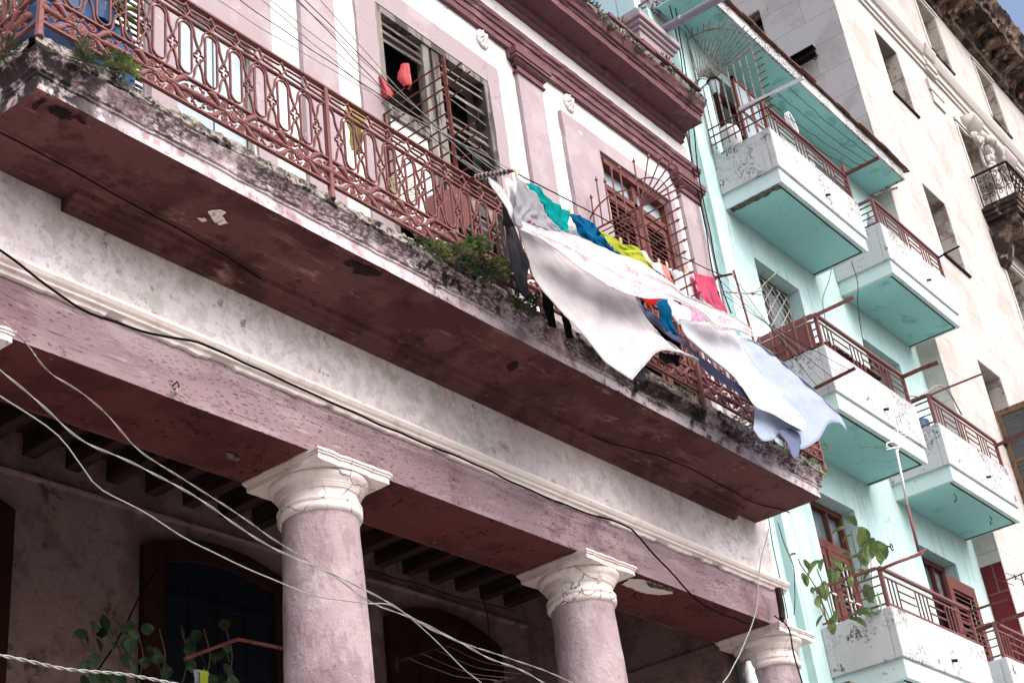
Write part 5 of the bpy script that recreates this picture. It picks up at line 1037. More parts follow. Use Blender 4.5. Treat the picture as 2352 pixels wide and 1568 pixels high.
# bundle of clotheslines from the upper left to the rod
starts = ((400,-60),(470,-55),(560,-50),(620,-55),(655,-45),(690,-50),(520,-70),(600,-90))
for i, (sx, sy) in enumerate(starts):
    e = R1b.lerp(R1a, i/9); s = pY('O', sx, sy, 5.45-.02*i); mid = s.lerp(e, .55)+Vector((0, 0, -.05-.012*(i % 3)))
    wire('clothesline', [s, s.lerp(mid, .5)+Vector((0, 0, -.01)), mid, mid.lerp(e, .5)+Vector((0, 0, -.005)), e], .0034, ('whitecable', 'blackcable', 'greycable')[i % 3], 'empty clothesline strung above the iron railing to the wire-bound rod', 'clotheslines above the railing', cat='clothesline')
wire('clothesline', [R1b, R1b.lerp(LB, .3)+Vector((0, 0, -.03)), R1b.lerp(LB, .65)+Vector((0, 0, -.03)), LB], .006, 'blackcable', 'black line carrying the washing from the wire-bound rod to the far bracket', 'clotheslines above the railing', cat='clothesline')
rodC = (pX('F', 1030, 1030, 14.6), pX('F', 1290, 900, 14.6))
tag(MB().tube([rodC[0].lerp(rodC[1], i/6) for i in range(7)], .022, 7).build('line_bracket', 'rust'), 'rusty line bracket bound with wire in front of the middle white balcony', 'rod')
for i in range(5):
    e = rodC[0].lerp(rodC[1], .1+.2*i); s = R2b.lerp(R2a, .15*i)+Vector((0, 0, -.02)); wire('clothesline', [s, s.lerp(e, .5)+Vector((0, 0, -.05)), e], .0035, ('blackcable', 'greycable')[i % 2], 'empty line running from the far bracket to the middle white balcony', 'empty lines to the middle balcony', cat='clothesline')
# cables down the joint between the two buildings and other hanging wires
for i, (P, Y, lab) in enumerate((
 ([(1530,-20),(1560,110),(1577,250),(1590,380),(1620,520),(1640,640),(1660,700)], 6.55, 'leftmost black cable down the seam between the pink and mint houses'),
 ([(1545,-20),(1568,120),(1590,260),(1604,400),(1632,540),(1655,650),(1680,720)], 6.52, 'right-hand black cable down the seam between the pink and mint houses'),
 ([(1786,1200),(1800,1245),(1822,1300),(1826,1360),(1824,1410)], 6.5, 'black cable swinging down the mint wall under the balcony corner'),
 ([(1765,1190),(1775,1250),(1790,1320),(1800,1370),(1810,1420)], 6.6, 'cable following the seam under the balcony corner'),
 ([(1915,595),(1905,640),(1890,690),(1897,740),(1903,800)], 6.5, 'wire drooping from the top left balcony to the middle one'),
 ([(1955,600),(1970,650),(1972,720),(1985,800)], 6.0, 'wire hanging across the upper right balcony'),
 ([(1560,40),(1640,150),(1700,190)], 6.5, 'wire looping from the roof to the lantern'),
 ([(1780,1415),(1810,1440),(1822,1500),(1840,1560),(1850,1600)], 6.45, 'thick black cable running down beside the last column'))):
    wire('hanging_wire', O(P, Y), .008 if i in (0, 1, 7) else .005, 'blackcable', lab, 'hanging black wires', n=40)
w = MB(); w.tube([(13.83, 6.60, 7.9), (13.83, 6.60, 13.4)], .02, 8); tag(w.build('conduit', 'pipe'), 'thin pale conduit running up the edge of the pink facade', 'conduit')
w = MB(); a, b = pY('N', 240, 755, 6.5), pY('N', 270, 930, 6.5); w.tube([a, b], .034, 10); w.tube([b, pY('N', 275, 1010, 6.5)], [.036, .03], 10); w.tube([pY('N', 275, 1010, 6.5), pY('N', 280, 1045, 6.5)], [.03, .012], 10)
tag(w.build('cable_gland', 'joist'), 'dark cable sleeve strapped to the end of the rose beam', 'cable sleeve')
# street-lamp style pipe from the parapet
w = MB(); w.tube([(13.5, 6.75, 14.33), (13.5, 6.2, 14.30), (13.5, 5.4, 14.27), (13.5, 4.3, 14.25)], .058, 16); w.tube([(13.5, 6.22, 14.30), (13.5, 6.16, 14.30)], .063, 16)
tag(w.build('projecting_pipe', 'pipe', None, True), 'thick grey pipe projecting over the street from the pink parapet', 'pipe')
# I-beam with hook
yb, ya, zc = 6.97, 7.50, 18.57; w = MB(); XB = 20.5
# the beam leaves the side wall towards the viewer's left
a, b = Vector((20.49, 7.45, 18.57)), Vector((20.49, 6.97, 18.57))
w.box(20.28, 20.44, 6.90, 7.60, 18.50, 18.52); w.box(20.28, 20.44, 6.90, 7.60, 18.34, 18.36); w.box(20.35, 20.37, 6.90, 7.60, 18.36, 18.50)
ib = w.build('steel_beam', 'black'); tag(ib, 'black steel beam end bracketed to the side of the stone building above the tiles', 'steel beam')
w = MB(); w.tube([(20.36, 6.94+.035*math.sin(t), 18.30+.06*math.cos(t)) for t in [i*.35 for i in range(16)]], .012, 6); w.build('hook', 'joist', ib)

# ================================================================== THINGS ON THE BALCONIES
# sneakers stuck on the screen
def sneaker(loc, rx, rz, flip, label):
    w = MB(); prof = [(0, .028, .03), (.03, .036, .045), (.09, .038, .085), (.14, .036, .075), (.19, .040, .055), (.24, .040, .042), (.27, .028, .032), (.285, .01, .02)]
    rows = []
    for x, hw, h in prof: rows.append([(x, hw*math.cos(a), (h+.012)*max(0, math.sin(a))*1.0+.014) for a in [math.pi*j/10 for j in range(11)]])
    w.grid(rows); t = thing('sneaker', loc, label, 'shoe', 'red sneakers on the rebar screen')
    M_ = Matrix.Rotation(rz, 3, 'Z') @ Matrix.Rotation(rx, 3, 'Y') @ Matrix.Rotation(flip, 3, 'X')
    def tr(mb): mb.v = [tuple(M_ @ Vector(v)+Vector(loc)) for v in mb.v]; return mb
    tr(w).build('upper', 'shoe', t, True); w = MB(); P = []
    for sgn in (1, -1): P += [(x, sgn*(hw+.004), 0) for x, hw, h in (prof if sgn > 0 else prof[::-1])]
    m_ = len(P); w.add([(x, y, -.004) for x, y, _ in P]+[(x, y, .018) for x, y, _ in P], [tuple(range(m_))[::-1], tuple(range(m_, 2*m_))]+[(i, (i+1) % m_, m_+(i+1) % m_, m_+i) for i in range(m_)])
    tr(w).build('sole', 'shoe', t); w = MB()
    w.tube([(.10, 0, .10), (.12, .03, .10), (.15, .02, .09), (.13, -.03, .11), (.18, -.02, .08), (.16, .04, .05), (.2, .09, .02)], .004, 5); tr(w).build('laces', 'shoe', t, True)
sneaker(pX('B', 400, 668, 7.9)+Vector((0, -.02, 0)), math.radians(-75), math.radians(100), 1.2, 'red sneaker hooked toe-up at the left corner of the rebar screen')
sneaker(pX('B', 575, 600, 7.9)+Vector((0, -.0, .02)), math.radians(-85), math.radians(60), -1.6, 'red sneaker showing its sole, stuck on a bar right of the other one')
# red-brown chair back behind the rail
w = MB(); P = [pY('X', x, y, 6.15) for x, y in ((690,760),(800,720),(1000,640),(1110,615),(1135,700),(1130,1000),(1095,1060),(880,1065),(740,1040),(705,900))]
w.add([*P, *[q+Vector((0, .03, 0)) for q in P]], [tuple(range(10)), tuple(range(10, 20))[::-1]]+[(i, (i+1) % 10, 10+(i+1) % 10, 10+i) for i in range(10)])
ch = thing('chair', (8.1, 6.2, 7.79), 'brown chair with a wide rounded back standing behind the scrolled railing', 'chair'); w.build('backrest', 'redwood', ch, bevel=.01)
MB().box(7.92, 8.38, 6.18, 6.58, 8.2, 8.24).build('seat', 'redwood', ch)
for x in (7.94, 8.34):
    for y in (6.19, 6.55): MB().box(x, x+.03, y, y+.03, 7.80, 8.2).build('leg', 'redwood', ch)
# wire basket
c = pY('X', 430, 700, 6.3); w = MB()
for k in range(4): w.tube([c+Vector((.16*math.cos(a)*(1-.06*k), .10*math.sin(a), .06-.04*k)) for a in [i*.33 for i in range(20)]], .004, 4)
for i in range(12): a = i*.523; w.tube([c+Vector((.16*math.cos(a), .10*math.sin(a), .06)), c+Vector((.13*math.cos(a), .08*math.sin(a), -.07))], .003, 4)
tag(w.build('wire_basket', 'cream'), 'cream wire basket behind the rail below the rebar screen', 'basket')
# white tub behind
w = MB(); w.lathe([(.15, 7.80), (.17, 8.02), (.18, 8.03), (.165, 8.03), (.15, 7.85)], (7.1, 6.25), 20); tag(w.build('washtub', 'frost', None, True), 'pale plastic washtub on the balcony floor behind the lower scrollwork', 'tub')
w = MB(); w.lathe([(.10, 7.79), (.10, 8.0), (.11, 8.01), (.02, 8.02)], (8.0, 6.0), 16); tag(w.build('paint_can', 'bluebarrel', None, True), 'turquoise can behind the scrollwork right of the brown chair', 'can')
w = MB(); w.tube([(6.35, 6.2, 7.8), (6.37, 6.22, 8.1), (6.36, 6.25, 8.18)], .016, 8); tag(w.build('garden_hose', 'bluebarrel'), 'short length of bright blue hose standing behind the railing post', 'hose')
# blue barrels with aloe at the left corner
for x, y, h, r, lab in ((4.16, 6.12, .62, .25, 'light blue plastic drum in the left corner of the balcony'), (4.60, 6.22, .66, .20, 'smaller dark blue drum right of the light blue one behind the left railing')):
    t = thing('plastic_drum', (x, y, 7.79), lab, 'drum', 'blue drums on the balcony'); z = 7.79
    MB().lathe([(r*.94, z), (r, z+.05), (r, z+h*.33), (r*1.03, z+h*.35), (r, z+h*.38), (r, z+h*.66), (r*1.03, z+h*.68), (r, z+h*.7), (r, z+h*.96), (r*.95, z+h), (r*.85, z+h), (r*.85, z+h-.05)], (x, y), 28).build('body', 'bluebarrel', t, True)
def leaf(w, base, d, L0, wd, droop=.4, seg=5, fold=.3):
    d = Vector(d).normalized(); s = d.cross(Vector((0, 0, 1))); s = s.normalized() if s.length > .01 else Vector((1, 0, 0)); P = []; p_ = Vector(base); dd = d.copy()
    for i in range(seg+1):
        t = i/seg; ww = wd*math.sin(math.pi*min(.06+t*.94, 1))**.8*(1 if t < .95 else .3); nn = s.cross(dd)
        P.append([p_-s*ww+nn*ww*fold, p_, p_+s*ww+nn*ww*fold]); p_ = p_+dd*L0/seg; dd = (dd+Vector((0, 0, -droop/seg))).normalized()
    w.grid(P)
def rosette(w, c, n, L0, wd, up_=.7, droop=.5):
    for i in range(n):
        a = i*2.4+random.uniform(-.2, .2); q = random.uniform(.2, 1.1); leaf(w, c, (math.cos(a)*q, math.sin(a)*q, up_*random.uniform(.5, 1.3)), L0*random.uniform(.7, 1.15), wd, droop, 5)
t = thing('aloe_plant', (4.35, 6.0, 8.35), 'aloe with thick yellow-green arching leaves growing above the blue drums', 'plant'); w = MB()
for i in range(16): a = i*2.4; w.tube(crom([(4.35, 6.0, 8.38), (4.35+.14*math.cos(a), 6.0+.12*math.sin(a), 8.52), (4.35+.30*math.cos(a), 6.0+.24*math.sin(a), 8.54+.05*(i % 3)), (4.35+.42*math.cos(a), 6.0+.3*math.sin(a), 8.46+.08*(i % 4))], 10), [.03, .03, .028, .026, .024, .02, .016, .012, .008, .002], 6)
w.build('leaves', 'leaf_aloe', t, True)
w = MB(); w.lathe([(.10, 8.30), (.13, 8.42), (.12, 8.42)], (4.35, 6.0), 16); w.build('pot', 'bluebarrel', t)
# spiky plant on the ledge
def plant(name, c, lab, cat='plant', group=None, stems=(), leaves=(), mleaf='leaf'):
    t = thing(name, c, lab, cat, group)
    if stems:
        w = MB()
        for P, r in stems: w.tube(crom(P, 12), r, 5)
        w.build('stem', 'bark', t)
    w = MB()
    for a in leaves: leaf(w, *a)
    w.build('foliage', mleaf, t); return t
c = pY('A', 565, 440, 5.72); LV = []; top = pY('A', 560, 330, 5.68)
for i in range(85):
    h = i/85; b = c.lerp(top, h); a = i*2.4; LV.append((b, (math.cos(a), math.sin(a)*.8-.2, .15+1.1*h), random.uniform(.07, .12), .0075, .1, 3, .6))
plant('spiky_plant', c, 'dark spiky euphorbia hanging over the slab edge near the left corner', stems=[([c+Vector((0, .1, -.02)), c, top], .008)], leaves=LV, mleaf='leaf_grey')
def bushy(c, n, spread, L0, wd, up_=.6):
    LV = []; ST = []
    for i in range(n):
        a = random.uniform(0, 6.28); q = random.uniform(0, 1)**.6; e = Vector(c)+Vector((spread[0]*q*math.cos(a), spread[1]*q*math.sin(a), spread[2]*random.uniform(0, 1)*(1-.4*q)))
        if i % 7 == 0: ST.append(([Vector(c), Vector(c).lerp(e, .5)+Vector((0, 0, .02)), e], .004))
        LV.append((e, (math.cos(a)+random.uniform(-.6, .6), math.sin(a)-.3, random.uniform(-.2, up_)), L0*random.uniform(.6, 1.3), wd*random.uniform(.7, 1.2), random.uniform(.2, .8), 3, .25))
    return ST, LV
ST, LV = bushy(pY('A', 820, 500, 5.74), 170, (.12, .05, .17), .035, .012); plant('weed', pY('A', 820, 500, 5.74), 'bright green leafy weed on the ledge right of the spiky euphorbia', stems=ST, leaves=LV)
ST, LV = bushy(pY('A', 700, 450, 5.74), 50, (.10, .04, .05), .06, .007); plant('succulent', pY('A', 700, 450, 5.74), 'low dark succulent between the spiky euphorbia and the green weed', leaves=LV, mleaf='leaf_grey')
ST, LV = bushy(pY('A', 20, 360, 5.95), 50, (.05, .1, .09), .08, .008); plant('succulent', pY('A', 20, 360, 5.95), 'dark spiky tuft on the side edge at the far left', leaves=LV, mleaf='leaf_grey')
LV = []
for i in range(500): LV.append((Vector((random.uniform(3.5, 4.5), random.uniform(6.35, 6.62), random.uniform(8.15, 9.3))), (random.uniform(-1, 1), random.uniform(-1, .2), random.uniform(-.4, .8)), random.uniform(.05, .09), .02, .5, 3, .2))
plant('leafy_bush', (4.0, 6.5, 7.8), 'leafy green bush behind the railing at the far left', leaves=LV, stems=[([(4+q, 6.5, 7.8), (4+q*1.6, 6.5, 8.6), (4+q*2, 6.5, 9.2)], .01) for q in (-.2, 0, .2)])
# the ferny fringe beside the trousers
fr = [('X', 650, 1270, 'grey-green rosette plant at the left end of the ledge fringe', 55, (.13, .05, .07), .07, .007, 'leaf_grey'), ('X', 800, 1350, 'pale feathery fern in the ledge fringe left of the trousers', 200, (.14, .06, .13), .05, .008, 'leaf'), ('X', 950, 1450, 'dark spiky clump in the middle of the ledge fringe', 150, (.16, .07, .16), .085, .008, 'leaf_grey'), ('X', 1080, 1420, 'broad-leaved green plant rising in the ledge fringe', 170, (.13, .06, .22), .045, .015, 'leaf'), ('X', 1220, 1330, 'tall weed with yellow flower buds in front of the scrollwork', 170, (.14, .05, .20), .05, .015, 'leaf'), ('X', 1120, 1560, 'dense dark clump hanging low under the fringe', 190, (.20, .07, .15), .07, .009, 'leaf_dark'), ('X', 1300, 1600, 'dark ferns spilling over the slab edge below the trousers', 190, (.22, .07, .15), .06, .010, 'leaf_dark'), ('X', 1440, 1560, 'yellow-green weed right beside the charcoal trousers', 150, (.12, .05, .22), .045, .014, 'leaf'), ('E', 1330, 560, 'dark fringe plant beneath the charcoal trousers', 180, (.20, .06, .12), .06, .01, 'leaf_dark'), ('E', 1430, 540, 'drooping dark fern left of the black trouser leg', 150, (.14, .06, .10), .05, .01, 'leaf_dark')]
for k, x, y, lab, n, sp, L0, wd, m_ in fr:
    c = pY(k, x, y, 5.72); ST, LV = bushy(c, int(n*.62), tuple(v*.85 for v in sp), L0, wd); plant('ledge_plant', c, lab, group='plants fringing the balcony ledge', stems=ST, leaves=LV, mleaf=m_)
for k, x, y, lab, n in (('F', 235, 1065, 'small green weed on the ledge left of the iron strut', 70), ('I', 560, -75, 'low yellow-green weed on the ledge right of the iron strut', 60), ('I', 880, 135, 'moss-green weed under the slate blue flap', 60), ('I', 1010, 195, 'small weed near the right end of the ledge', 45), ('I', 1090, 255, 'last tuft of weed at the right corner of the ledge', 40), ('F', 1090, 1400, 'green sprig sticking out behind the right end of the railing', 50)):
    c = pY(k, x, y, 5.74 if 'sprig' not in lab else 5.9); ST, LV = bushy(c, n, (.12, .04, .06), .03, .009); plant('ledge_weed', c, lab, group='weeds on the balcony ledge', leaves=LV)
for i, (x, y) in enumerate(((880,20),(975,110),(1060,200),(1130,280),(1285,300),(1300,390),(1440,530),(1790,720),(1850,770),(2100,1110))):
    c = pY('V', x, y, 6.22); LV = []
    for j in range(46): a = j*2.4; LV.append((c+Vector((random.uniform(-.05, .05), 0, random.uniform(-.12, .04))), (math.cos(a), math.sin(a), random.uniform(.1, 1.2)), random.uniform(.06, .11), .008, .3, 3, .5))
    lab = ('topmost spiky tuft on the roof cornice at the picture edge', 'second spiky tuft down the roof cornice', 'third spiky tuft down the roof cornice', 'fourth small tuft down the roof cornice', 'tall spiky tuft standing clear against the mint wall', 'spiky tuft just below the tall one on the cornice', 'thin tuft left of the parapet pier', 'tuft on the cornice right of the parapet pier', 'small tuft beyond the loose slab on the cornice', 'wispy tuft at the end of the roof cornice')[i]
    plant('cornice_tuft', c, lab, group='spiky tufts on the roof cornice', leaves=LV, mleaf='leaf_grey', stems=[([c+Vector((0, .02, -.16)), c+Vector((0, 0, -.05)), c+Vector((.01, 0, .06))], .006)])
# big-leaved plant on the lowest mint balcony
t = thing('rubber_plant', (15.3, 6.25, 6.0), 'potted plant with large drooping leaves on the lowest left mint balcony', 'plant'); w = MB(); lf = MB()
def stem(P, r=.006): w.tube(crom(P, 14), r, 5)
base = Vector((15.3, 6.25, 6.35)); Yp = 6.2
for Q, L0 in (([(960,700),(950,560),(935,330)], ()), ([(1060,880),(1040,600),(1040,340)], ()), ([(960,560),(900,420),(870,260)], ()), ([(730,1080),(640,760),(575,590)], ()), ([(700,1060),(560,740),(440,560),(415,500)], ()), ([(900,980),(870,640)], ()), ([(1060,880),(960,770),(900,640)], ()), ([(680,1060),(600,900),(560,730)], ())):
    stem([pY('N', x, y, Yp) for x, y in Q])
for x, y, L0, ang in ((935,230,.22,-60),(910,220,.22,150),(970,240,.2,-80),(830,230,.22,190),(870,300,.12,200),(1050,320,.25,-80),(1080,350,.24,-60),(1010,360,.22,-110),(1120,380,.2,-85),(1040,420,.18,-45),(990,400,.22,-100),(640,500,.18,-120),(600,520,.2,-140),(680,500,.17,-30),(690,570,.14,-80),(735,580,.15,-70),(460,510,.12,-70),(400,460,.08,190),(450,620,.09,-80),(480,640,.1,-75),(640,690,.18,-90),(600,750,.12,-60),(870,490,.14,160),(870,500,.13,20),(900,600,.16,170),(920,600,.14,-20),(870,640,.13,-100),(990,720,.18,-80),(980,700,.12,60),(840,540,.13,180),(580,830,.12,-90),(540,740,.08,-100),(720,860,.12,-10),(740,940,.14,-90),(690,1010,.15,-80),(630,980,.12,-120),(880,960,.2,0),(930,960,.2,20),(980,980,.18,10),(850,1020,.2,-10),(760,1000,.14,180)):
    b = pY('N', x, y, Yp-random.uniform(0, .15)); a = math.radians(ang); d = _r*math.cos(a)+_u*math.sin(a); d = Vector((d[0], d[1]+random.uniform(-.3, .3), d[2])); leaf(lf, b, d, L0*random.uniform(.8, 1.25), L0*random.uniform(.26, .38), random.uniform(.3, 1.1), 7, random.uniform(.1, .6))
w.build('stem', 'bark', t); lf.build('leaves', 'leaf', t); MB().lathe([(.14, 6.0), (.18, 6.3), (.17, 6.3)], (15.3, 6.3), 18).build('pot', 'tile', t, True)
t = thing('snake_plant', (15.15, 6.0, 6.3), 'single pale striped blade of a snake plant at the balcony corner', 'plant'); w = MB(); b = pY('N', 1125, 945, 5.95); leaf(w, b, (0, 0, 1), .24, .035, 0, 6, .3); w.build('leaf', 'leaf_aloe', t)
# vine in the dark arcade
t = thing('climbing_vine', (8.0, 8.6, 4.5), 'heart-leaved vine climbing in the dim arcade beside the blue arched door', 'vine'); w = MB(); st = MB()
for i in range(90):
    x, y = random.uniform(540, 1560), random.uniform(1100, 1600)
    if (x > 1000 and y < 1130+abs(x-1250)*.6) or (x < 900 and y < 1120): 
        if random.random() < .7: continue
    b = pY('G', x, y, 8.6+random.uniform(-.3, .3)); leaf(w, b, (random.uniform(-.4, .4), -.35, -1), random.uniform(.10, .15), .05, .2, 6, .15)
for q in range(7): x = 600+q*150; st.tube(crom([pY('G', x, 1650, 8.65), pY('G', x+60, 1400, 8.6), pY('G', x+20, 1200, 8.65)], 10), .006, 5)
w.build('leaves', 'leaf_dark', t); st.build('stem', 'bark', t)
for k, x, y in (('G', 520, 1450), ('G', 1870, 1200)): pass
# line rack in the arcade with a few clothes
w = MB(); w.tube([pY('G', 1240, 1400, 8.3), pY('G', 1400, 1340, 8.3), pY('G', 1600, 1268, 8.3), pY('G', 1925, 1335, 8.3)], .015, 6)
tag(w.build('drying_rack_bar', 'rust'), 'bent drying bar in front of the vine at the foot of the first column', 'bar')
cloth('neon_garment', 'neon yellow-green garment hanging at the bottom edge before the vine', 'garment', 'G', [[(1340,1480),(1365,1478),(1395,1490)], [(1340,1540),(1365,1545),(1392,1540)], [(1338,1600),(1365,1610),(1392,1605)]], 'c_neon', fixed=8.2, nu=14, nv=14, amp=.02, fold=2)
cloth('grey_garment', 'grey garment hanging left of the neon one in the arcade', 'garment', 'G', [[(1300,1470),(1345,1475)], [(1305,1540),(1345,1560)], [(1310,1600),(1350,1610)]], 'c_grey', fixed=8.22, nu=12, nv=12, amp=.02, fold=2)
w = MB(); a, b, c, d = pY('H', 470, 1420, 8.6), pY('H', 860, 1295, 8.6), pY('H', 1130, 1565, 7.6), pY('H', 1465, 1468, 7.6); dr_ = thing('clothes_rack', tuple(a), 'blue-grey pipe clothes rack hung in the arcade between the two columns', 'clothes rack'); MB().tube([a, b], .014, 6).build('pipe_arm', 'joist', dr_); MB().tube([c, d], .014, 6).build('pipe_arm', 'joist', dr_); w.bar([pY('H', 475, 1390, 8.6), pY('H', 480, 1485, 8.6)], up, .03, .03)
for k in range(5): e = a.lerp(b, .15+.1*k); w.tube([e+Vector((0, .03*math.sin(t), -.02+.03*math.cos(t))) for t in [i*.63 for i in range(11)]], .003, 4)
w.build('plate_and_rings', 'joist', dr_)
for i in range(4): wire('rack_line', [a.lerp(b, .2+.22*i), (a.lerp(b, .2+.22*i)+c.lerp(d, .1+.25*i))/2+Vector((0, 0, -.05)), c.lerp(d, .1+.25*i)], .003, 'greycable', 'thin line strung between the two pipes of the arcade rack', 'lines of the arcade rack', cat='line', n=14)
for i, (P, Y, lab) in enumerate((([(600,-40),(700,10),(950,70),(1100,110),(1290,150),(1310,155)], 9.6, 'black cable draped along the top of the arcade wall'), ([(480,-30),(520,60),(540,180),(556,330),(560,500)], 9.3, 'thin black wire hanging straight down in the arcade corner'))):
    wire('arcade_wire', [pY('H', x*1.0+(0 if i else 0), y+(800 if i == 0 else 960), Y) for x, y in ([(280,0),(500,60),(700,120),(900,190),(1100,230),(1280,285)] if i == 0 else [(1060,20),(1095,150),(1105,320),(1125,600),(1135,640)])], .006, 'blackcable', lab, 'black wires')
# antennas
def stick(w, k, pts, Y, r): w.tube([pY(k, x, y, Y) for x, y in pts], r, 6)
t = thing('tv_antenna', tuple(pY('F', 655, 740, 5.7)), 'home-made antenna on a rusty mast before the diamond-lattice window', 'antenna'); w = MB(); stick(w, 'F', [(525,285),(570,440),(655,740)], 5.7, .013); w.build('mast', 'iron', t)
w = MB(); stick(w, 'F', [(480,420),(560,428),(650,430)], 5.7, .008); stick(w, 'F', [(650,430),(805,292)], 5.7, .006); stick(w, 'F', [(650,430),(808,462)], 5.7, .006); stick(w, 'F', [(645,430),(715,405)], 5.7, .005); w.ball(pY('F', 645, 430, 5.7), .02, 8); w.build('rods', 'greyiron', t)
t = thing('tv_antenna', tuple(pY('I', 1690, 740, 5.6)), 'white loop antenna on a tall two-tone mast before the lower balconies', 'antenna'); w = MB(); stick(w, 'I', [(1548,100),(1620,450)], 5.5, .016); w.build('mast', 'alu', t, True); w = MB(); stick(w, 'I', [(1620,450),(1690,740)], 5.5, .016); w.tube([pY('I', 1430, 860, 5.9), pY('I', 1560, 805, 5.65), pY('I', 1715, 750, 5.45)], .018, 7); stick(w, 'I', [(1640,772),(1745,722)], 5.45, .008); w.build('rusty_mast_foot', 'iron', t, True)
w = MB(); YA = 5.5
lp = [(1500,55),(1610,32),(1635,40),(1635,62),(1620,72),(1510,92),(1490,82),(1488,64),(1500,55)]; stick(w, 'I', lp, YA, .008); stick(w, 'I', [(1510,15),(1600,-5)], YA, .005); stick(w, 'I', [(1505,35),(1615,10)], YA, .005); stick(w, 'I', [(1485,100),(1630,75)], YA, .005); stick(w, 'I', [(1558,-20),(1562,110)], YA, .007); stick(w, 'I', [(1512,-20),(1605,-32)], YA, .004); w.build('loop_and_rods', 'plastic_white', t)
t = thing('tv_antenna', tuple(pY('S', 1110, 760, 5.2)), 'blackened antenna arm poking in at the right edge by the dark red panel', 'antenna'); w = MB(); stick(w, 'S', [(960,805),(1040,770),(1130,735)], 5.2, .009); stick(w, 'S', [(900,780),(1045,828)], 5.2, .005); stick(w, 'S', [(990,735),(1125,800)], 5.2, .005); stick(w, 'S', [(1050,745),(1065,790)], 5.2, .008); stick(w, 'S', [(1100,740),(1125,830)], 5.2, .008); w.build('rods', 'joist', t)
# lantern, gas bottles, hoop and the rest on the top mint balcony
t = thing('wall_lantern', tuple(pY('U', 480, 1080, 6.4)), 'old glass lantern hanging in front of the sunburst screen base', 'lantern'); c = pY('U', 515, 1100, 6.45); zz = c.z
MB().lathe([(.02, zz+.12), (.09, zz+.03), (.10, zz), (.08, zz-.01)], (c.x, c.y), 6).build('cap', 'joist', t); MB().lathe([(.075, zz-.01), (.05, zz-.22)], (c.x, c.y), 6).build('glass_body', 'frost', t); MB().lathe([(.055, zz-.22), (.05, zz-.25), (.015, zz-.30)], (c.x, c.y), 6).build('finial', 'joist', t)
MB().tube([c+Vector((0, .25, .1)), c+Vector((0, .15, .25)), c+Vector((0, 0, .22)), c+Vector((0, 0, .12))], .012, 6).build('bracket', 'joist', t)
w = MB(); w.lathe([(.11, 13.0), (.14, 13.04), (.14, 13.28), (.12, 13.36), (.05, 13.38), (.05, 13.42)], (14.80, 6.45), 20); tag(w.build('water_jug', 'plastic_white', None, True), 'white plastic water drum behind the lower bars of the sunburst screen', 'drum')
w = MB(); c = pY('C', 890, 780, 6.0); w.bar([c+Vector((.09*math.cos(a), .02*math.sin(a), .20*math.sin(a))) for a in [i*.33 for i in range(19)]], (0, 1, 0), .06, .02, closed=True); tag(w.build('white_hoop', 'plastic_white'), 'white oval hoop standing on the rail of the topmost balcony', 'hoop')
w = MB(); w.hexa([(17.3, 6.0, 12.95), (17.42, 6.0, 12.95), (17.42, 6.03, 12.95), (17.3, 6.03, 12.95), (17.5, 6.0, 13.95), (17.62, 6.0, 13.9), (17.62, 6.03, 13.9), (17.5, 6.03, 13.95)]) ; tag(w.build('leaning_board', 'redwood'), 'brown board leaning at the right end of the topmost balcony', 'board')
MB()
t = thing('glass_jars', (18.05, 6.1, 12.98), 'cluster of pale bottles behind the left bars of the upper right balcony', 'bottles')
for i in range(4): MB().lathe([(.05, 12.98), (.055, 13.1), (.02, 13.2), (.02, 13.26)], (17.98+.1*i, 6.0+.05*(i % 2)), 12).build('bottle', 'frost', t, True)
w = MB(); w.tube([pY('T', x, y, 5.75) for x, y in ((1750,1590),(1830,1600),(1900,1640),(1960,1740))], .012, 6); 
wire('blue_hose', [pY('F', x, y, 6.0) for x, y in ((1620,1070),(1700,1080),(1745,1040),(1820,1010),(1880,1050),(1960,1190))], .012, 'greycable', 'pale hose looped at the left end of the middle right balcony', cat='hose', n=30)
w = MB(); w.lathe([(.14, 9.62), (.17, 9.9), (.16, 9.9)], (18.12, 6.2), 16); tag(w.build('bucket', 'bluebarrel', None, True), 'dark blue bucket behind the rail of the middle right balcony', 'bucket')
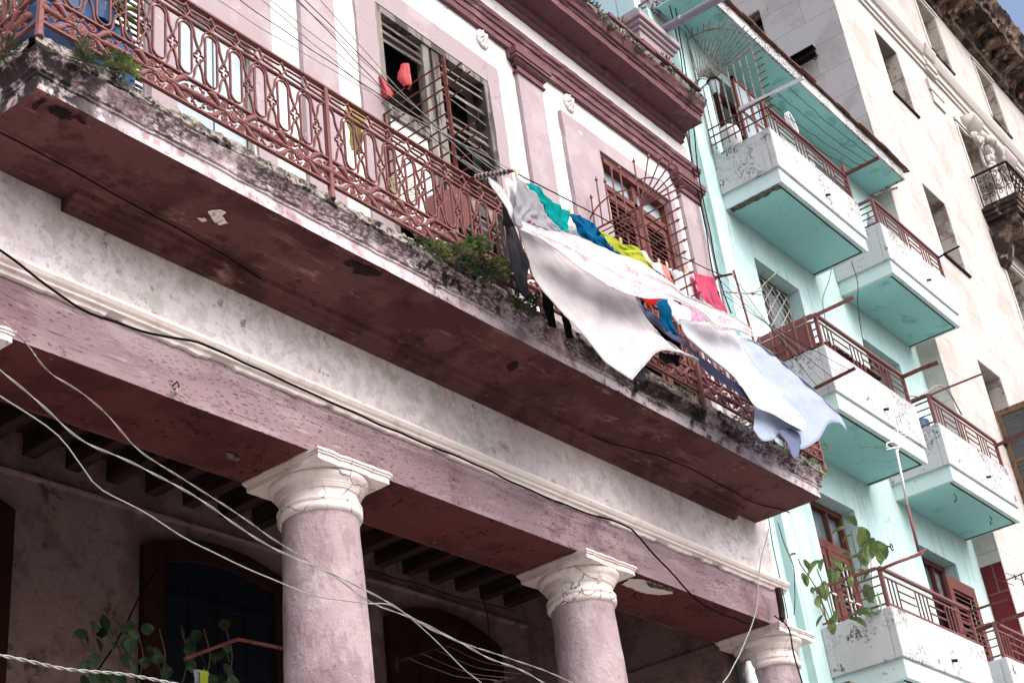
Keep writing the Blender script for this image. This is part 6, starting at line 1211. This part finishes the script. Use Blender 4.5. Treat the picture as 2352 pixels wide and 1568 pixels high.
# beam insulator, wall hook, broken drain, wrapped cable knot
t = thing('insulator', tuple(pY('D', 1185, 1110, 6.62)), 'small porcelain insulator on a hook screwed to the rose beam', 'insulator'); c = pY('D', 1185, 1110, 6.62)
MB().lathe([(.008, c.z+.02), (.014, c.z+.013), (.009, c.z), (.015, c.z-.013), (.011, c.z-.026), (.004, c.z-.03)], (c.x, c.y), 12).build('porcelain', 'greycable', t, True); MB().tube([c+Vector((0, .04, .05)), c+Vector((.01, .0, .07)), c+Vector((.015, -.01, .03)), c+Vector((-.02, 0, 0))], .006, 5).build('hook', 'joist', t)
w = MB(); c = pY('I', 1512, 716, 6.66); w.tube([c+Vector((.04*math.cos(a), -.02, .045*math.sin(a))) for a in [i*.45 for i in range(14)]], .008, 5); w.tube([c+Vector((-.08, .04, .02)), c+Vector((-.03, -.02, 0))], .012, 5); tag(w.build('iron_ring', 'joist'), 'small iron ring fixed to the mint wall between the two lower doors', 'ring')
for k, x, y, s_, lab in (('I', 1910, 376, 1, 'left of the two small hooks in the lower right teal soffit'), ('I', 2135, 517, -1, 'right of the two small hooks in the lower right teal soffit')):
    c = pZ(k, x, y, 8.86); w = MB(); w.tube([c+Vector((0, 0, .0)), c+Vector((.0, -.02, -.05)), c+Vector((.03*s_, 0, -.09)), c+Vector((0, .02, -.12)), c+Vector((-.03*s_, 0, -.10))], .006, 5); tag(w.build('soffit_hook', 'joist'), lab, 'hook', 'hooks in the teal soffit')
w = MB(); rows = []; c = pY('I', 630, 1500, 6.1)
for i in range(9):
    t_ = i/8; r = .022+.03*math.sin(t_*math.pi*.8)+.012*mn.noise(Vector((i*1.7, 3, 0))); rows.append([c+Vector((r*math.cos(a)*(1+.25*math.sin(a*5+i)), r*math.sin(a), .10-.30*t_)) for a in [j*6.2832/12 for j in range(13)]])
w.grid(rows); tag(w.build('plastic_wrapped_knot', 'plastic_white', None, True), 'cable joint wrapped in crumpled white plastic below the rightmost capital', 'wrapped joint')
w = MB()
for x0, x1, z0, z1, y0 in ((14.0, 14.55, 5.05, 5.62, 6.25),): w.box(x0, x1, y0, 6.69, 0, z1-.05); 
gp = w.build('gate_pier', 'parapet', None, bevel=.02); tag(gp, 'stained white pier with a broken cap beside the last column', 'pier'); rows = [[(13.93+.70*i/14, 6.18+.5*j/4, 5.60+.03*mn.noise(Vector((i, j, 0)))) for j in range(5)] for i in range(15)]
w = MB(); w.grid(rows); w.grid([[(p[0], p[1], p[2]-.06) for p in r] for r in rows]); w.grid([rows[0], [(p[0], p[1], p[2]-.06) for p in rows[0]]]); w.grid([[r[0] for r in rows], [(r[0][0], r[0][1], r[0][2]-.06) for r in rows]]); w.build('broken_cap', 'concrete', gp)
c = pX('F', 1840, 190, 20.3)
